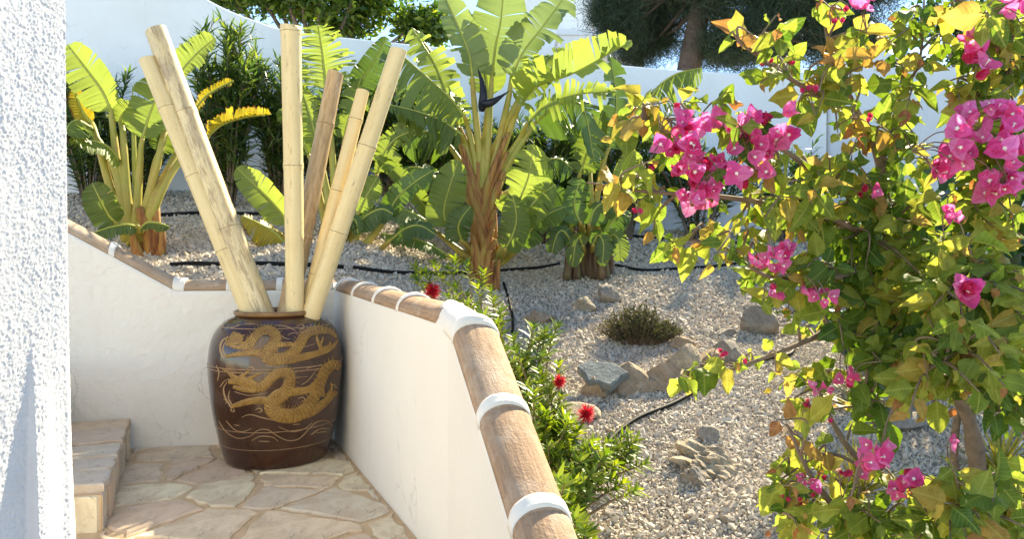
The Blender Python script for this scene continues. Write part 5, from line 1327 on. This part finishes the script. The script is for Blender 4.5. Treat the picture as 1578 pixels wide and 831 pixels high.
    for (x, y, D, rx, ry, nt_, nl, kind) in cl:
        c0 = P(x, y, D)
        for k in range(nt_ if x > 1460 else max(2, int(nt_*(.72 if y < 280 else .85)+.5))):
            end = P(x+r.normal(0, .5)*rx, y+r.normal(0, .5)*ry, D+r.normal(0, .10))
            d2 = ((BP-np.array(c0+(end-c0)*.3))**2).sum(1); cand = np.argsort(d2)[:6]; s0 = Vector(BP[rr.choice(list(cand))])
            mid = s0.lerp(end, .5)+Vector((r.normal(0, .02), r.normal(0, .02), r.uniform(-.01, .05)))
            c = catmull([s0, mid, end], 10); tw.tube(c, [.0030*(1-i/10)+.0011 for i in range(10)], 4, False); TP += [list(q) for q in c[5:]]
            L = sum((c[i+1]-c[i]).length for i in range(9)); nn = max(4, min(nl, int(L/.022)))
            for j in range(nn):
                t = 1-(j/nn)*min(.85, .20/max(L, .05)); f = t*9; i = min(int(f), 8); q = c[i].lerp(c[i+1], f-i); tg = (c[i+1]-c[i]).normalized()
                o1 = tg.orthogonal().normalized(); o2 = tg.cross(o1); an = j*2.4+r.uniform(0, .6); rv = o1*math.cos(an)+o2*math.sin(an)
                d_ = rv*1.0+tg*.45+Vector((0, 0, -.55))+Vector(r.normal(0, .25, 3))
                nv = Vector((r.normal(0, .45), -.80+r.normal(0, .40), .45+r.normal(0, .30))); s_ = min(.082, .054*math.exp(r.normal(0, .27)))*(.55 if j == 0 else .8 if j == 1 else 1)
                kd = kind
                if kind == 2: kd = 2 if j < 3 else 0
                elif kind == 0 and j == 0 and r.random() < .55: kd = 2
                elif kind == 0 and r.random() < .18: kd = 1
                LV.append((q, d_.normalized(), nv, s_, kd))
    stuff(obj('twigs', tw.mesh('twigs'), M['twig'], e))
    def leaf5(wid, fold, curl, rim, wav, seed):
        V = []; F = []; U = []; n = 7; q = random.Random(seed); ph = q.uniform(0, 6)
        for i in range(n+1):
            u = i/n; w_ = wid*.5*math.sin(math.pi*min(1, u**.66))**.9 if 0 < i < n else .012 if i == 0 else 0
            for v in (-1, -.52, 0, .52, 1):
                z = fold*abs(v)*w_-rim*v*v*w_*abs(v)-curl*u*u*.5+wav*v*v*math.sin(u*11+ph+(1.3 if v > 0 else 0))*w_+(.03*math.sin(u*6+v*3+ph) if abs(v) == .52 else 0)
                V.append((v*w_*(1+.05*math.sin(u*9+ph)), u+.14, z+.02*math.sin(u*5+ph))); U.append((.5+v*w_, u))
        for i in range(n):
            for j in range(4): a = i*5+j; F.append((a, a+1, a+6, a+5))
        # short stalk
        k = len(V); V += [(-.014, 0, .0), (.014, 0, .0), (.014, .15, .0), (-.014, .15, .0)]; F.append((k, k+1, k+2, k+3)); U += [(.5, .5)]*4
        return np.array(V), np.array(F), np.array(U)
    shapes = [leaf5(.64, .35, .4, .25, .25, 1), leaf5(.72, .15, .2, .4, .3, 2), leaf5(.56, .75, .6, .2, .2, 3), leaf5(.66, .45, -.15, .75, .35, 4), leaf5(.50, .9, .9, .1, .35, 5), leaf5(.78, .25, .5, .5, .45, 6)]
    mats = [M['boug_leaf'], M['boug_dark'], M['boug_young']]
    def in_view(q):
        return -.72 < q.x/max(.1, q.y) < .70 and -.38 < (q.z-CAMZ)/max(.1, q.y) < .37
    vis = sorted([l for l in LV if in_view(l[0])], key=lambda l: l[0].y-l[3]*8)
    near = vis[:300]; ids = set(id(l) for l in near); rest = [l for l in LV if id(l) not in ids]
    meshes = {}
    for k, (q, d_, nv, s_, kd) in enumerate(near):
        key = (k % 6, kd)
        if key not in meshes:
            me = mesh_np('leaf', shapes[key[0]][0], shapes[key[0]][1], True, shapes[key[0]][2]); me.materials.append(mats[kd]); meshes[key] = me
        o = bpy.data.objects.new('leaf', meshes[key]); COL.objects.link(o); o.parent = e
        R = frame(np.array([list(d_)]), np.array([list(nv)]))[0]
        o.matrix_local = Matrix.Translation(q-e.location) @ Matrix(R.tolist()).to_4x4() @ Matrix.Scale(s_, 4)
    for kd in range(3):
        VV = []; FF = []; UU = []; o_ = 0
        for si in range(6):
            sel = [l for i, l in enumerate(rest) if l[4] == kd and i % 6 == si]
            if not sel: continue
            V, F = scatter(shapes[si][:2], [list(l[0]) for l in sel], [list(l[1]) for l in sel], [list(l[2]) for l in sel], [l[3] for l in sel])
            VV.append(V); FF.append(F+o_); o_ += len(V); UU.append(np.tile(shapes[si][2], (len(sel), 1)))
        stuff(obj('foliage', mesh_np('foliage', np.concatenate(VV), np.concatenate(FF), True, np.concatenate(UU)), mats[kd], e))
    # flowers: three papery bracts round a small cream floret
    br_ = leaf_shape(.86, 6, .5, -.35)
    def flower_mesh(openness, seed):
        q = random.Random(seed); VV = []; FF = []; o_ = 0; UU = np.stack([.5+br_[0][:, 0], br_[0][:, 1]], 1)
        for k in range(3):
            a = k*2.0944+q.uniform(-.2, .2); el = openness+q.uniform(-.15, .15)
            d_ = [math.cos(a)*math.cos(el), math.sin(a)*math.cos(el), math.sin(el)]
            V = br_[0].copy(); V[:, 2] += .05*np.sin(V[:, 1]*8+V[:, 0]*9+k)
            V, F = scatter((V, br_[1]), [[0, 0, 0]], [d_], [[-d_[0]*.9, -d_[1]*.9, 1]], [q.uniform(.9, 1.1)]); VV.append(V); FF.append(F+o_); o_ += len(V)
        return mesh_np('flower', np.concatenate(VV), np.concatenate(FF), True, np.tile(UU, (3, 1)))
    fm = [flower_mesh(o_, i) for i, o_ in enumerate((.35, .6, .85, .5))]; bud = flower_mesh(1.3, 9)
    for me in fm: me.materials.append(M['bract'])
    bud.materials.append(M['bud'])
    fl = MB().tube([(0, 0, .05), (0, 0, .55)], [.03, .045], 6).add([(math.cos(a)*rad, math.sin(a)*rad, .56) for i in range(10) for a, rad in [(i*.6283, .13 if i % 2 else .06)]], [tuple(range(10))]).mesh('floret')
    fl.materials.append(M['floret'])
    # px, py, D, n, sx, sy, size m, open(1)/bud(0)
    fc = [(1060,232,1.60,15,24,26,.038,1),(1078,300,1.60,9,26,16,.038,1),(1120,262,1.62,12,30,24,.037,1),(1165,240,1.64,10,26,26,.037,1),(1200,200,1.66,6,16,22,.042,1),(1100,190,1.64,6,34,14,.032,1),(1150,185,1.64,6,24,14,.034,1),(1050,195,1.64,5,16,10,.026,1),
      (1045,165,1.64,3,8,6,.018,0),(1005,260,1.64,2,8,6,.017,0),(986,332,1.63,2,5,4,.017,0),(1255,142,1.72,4,12,6,.018,0),(1185,100,1.7,2,8,5,.016,0),(1225,95,1.72,2,8,6,.016,0),(1205,70,1.72,1,5,5,.014,0),(1340,298,1.8,4,16,8,.024,1),(1345,180,1.75,2,8,6,.018,0),
      (1498,75,1.66,6,14,18,.036,1),(1500,100,1.66,5,14,12,.034,1),(1555,10,1.65,6,18,12,.034,1),(1320,10,1.75,5,18,10,.022,1),(1290,30,1.75,3,14,14,.018,0),(1495,190,1.62,10,26,20,.036,1),(1545,190,1.62,10,22,22,.038,1),(1470,235,1.62,9,22,20,.037,1),(1555,230,1.6,8,20,24,.036,1),(1520,290,1.6,9,26,16,.036,1),(1560,285,1.6,7,16,14,.036,1),(1440,262,1.64,5,14,10,.028,1),(1530,170,1.62,4,12,10,.030,1),
      (1486,446,1.45,3,6,7,.040,1),(1460,325,1.66,4,8,10,.026,1),(1185,405,1.66,7,22,12,.026,1),(1205,390,1.66,5,14,12,.028,1),(1262,455,1.70,4,12,10,.028,1),(1240,450,1.72,2,8,6,.024,1),(1190,450,1.68,3,12,8,.022,1),(1170,405,1.67,2,6,6,.018,0),
      (1113,543,1.74,3,4,4,.020,0),(1150,562,1.74,1,4,4,.016,0),(1305,585,1.76,5,14,8,.024,1),(1270,598,1.76,4,16,6,.020,1),(1250,625,1.76,3,10,6,.018,0),(1290,648,1.8,1,6,5,.018,0),(1345,712,1.62,7,16,14,.034,1),(1355,690,1.64,3,10,6,.026,1),(1405,740,1.58,6,20,8,.036,1),(1330,735,1.66,3,16,10,.026,1),(1250,748,1.68,5,20,10,.020,1),(1290,730,1.7,4,14,8,.020,0),(1240,775,1.68,4,18,10,.018,0),(1385,755,1.62,3,12,8,.026,1),(1215,765,1.7,2,8,10,.018,0),(1455,690,1.7,2,10,6,.022,1)]
    pd = MB(); BP = np.concatenate([BP, np.array(TP)])
    for (x, y, D, n_, sx, sy, s_, op) in fc:
        c0 = P(x, y, D)
        for k in range(n_):
            q = P(x+r.normal(0, .62)*sx, y+r.normal(0, .62)*sy, D+r.normal(0, .035))
            d_ = Vector((r.normal(0, .55), -.8+r.normal(0, .3), .25+r.normal(0, .45))).normalized()
            if not op: d_ = Vector((r.normal(0, .6), r.normal(0, .4), r.uniform(.1, 1))).normalized()
            me = fm[rr.randrange(4)] if op and r.random() > .12 else bud
            o = bpy.data.objects.new('flower', me); COL.objects.link(o); o.parent = e
            sc_ = s_*r.uniform(.8, 1.2)*(1 if me is not bud else .85)
            o.matrix_local = Matrix.Translation(q-e.location) @ d_.to_track_quat('Z', 'Y').to_matrix().to_4x4() @ Matrix.Rotation(r.uniform(0, 6.28), 4, 'Z') @ Matrix.Scale(sc_, 4)
            if me is not bud:
                f = bpy.data.objects.new('floret', fl); COL.objects.link(f); f.parent = o
            d2 = ((BP-np.array(q))**2).sum(1); s0 = Vector(BP[int(np.argmin(d2))])
            if k < 4 or k % 3 == 0: pd.tube(catmull([s0, s0.lerp(q, .6)+Vector((0, .01, .015)), q-d_*.004], 7), [.0016]*7, 3, False)
    stuff(obj('flower_stalks', pd.mesh('flower_stalks'), M['twig'], e))
    print('leaves', len(LV), 'rest', len(rest))
bougainvillea()
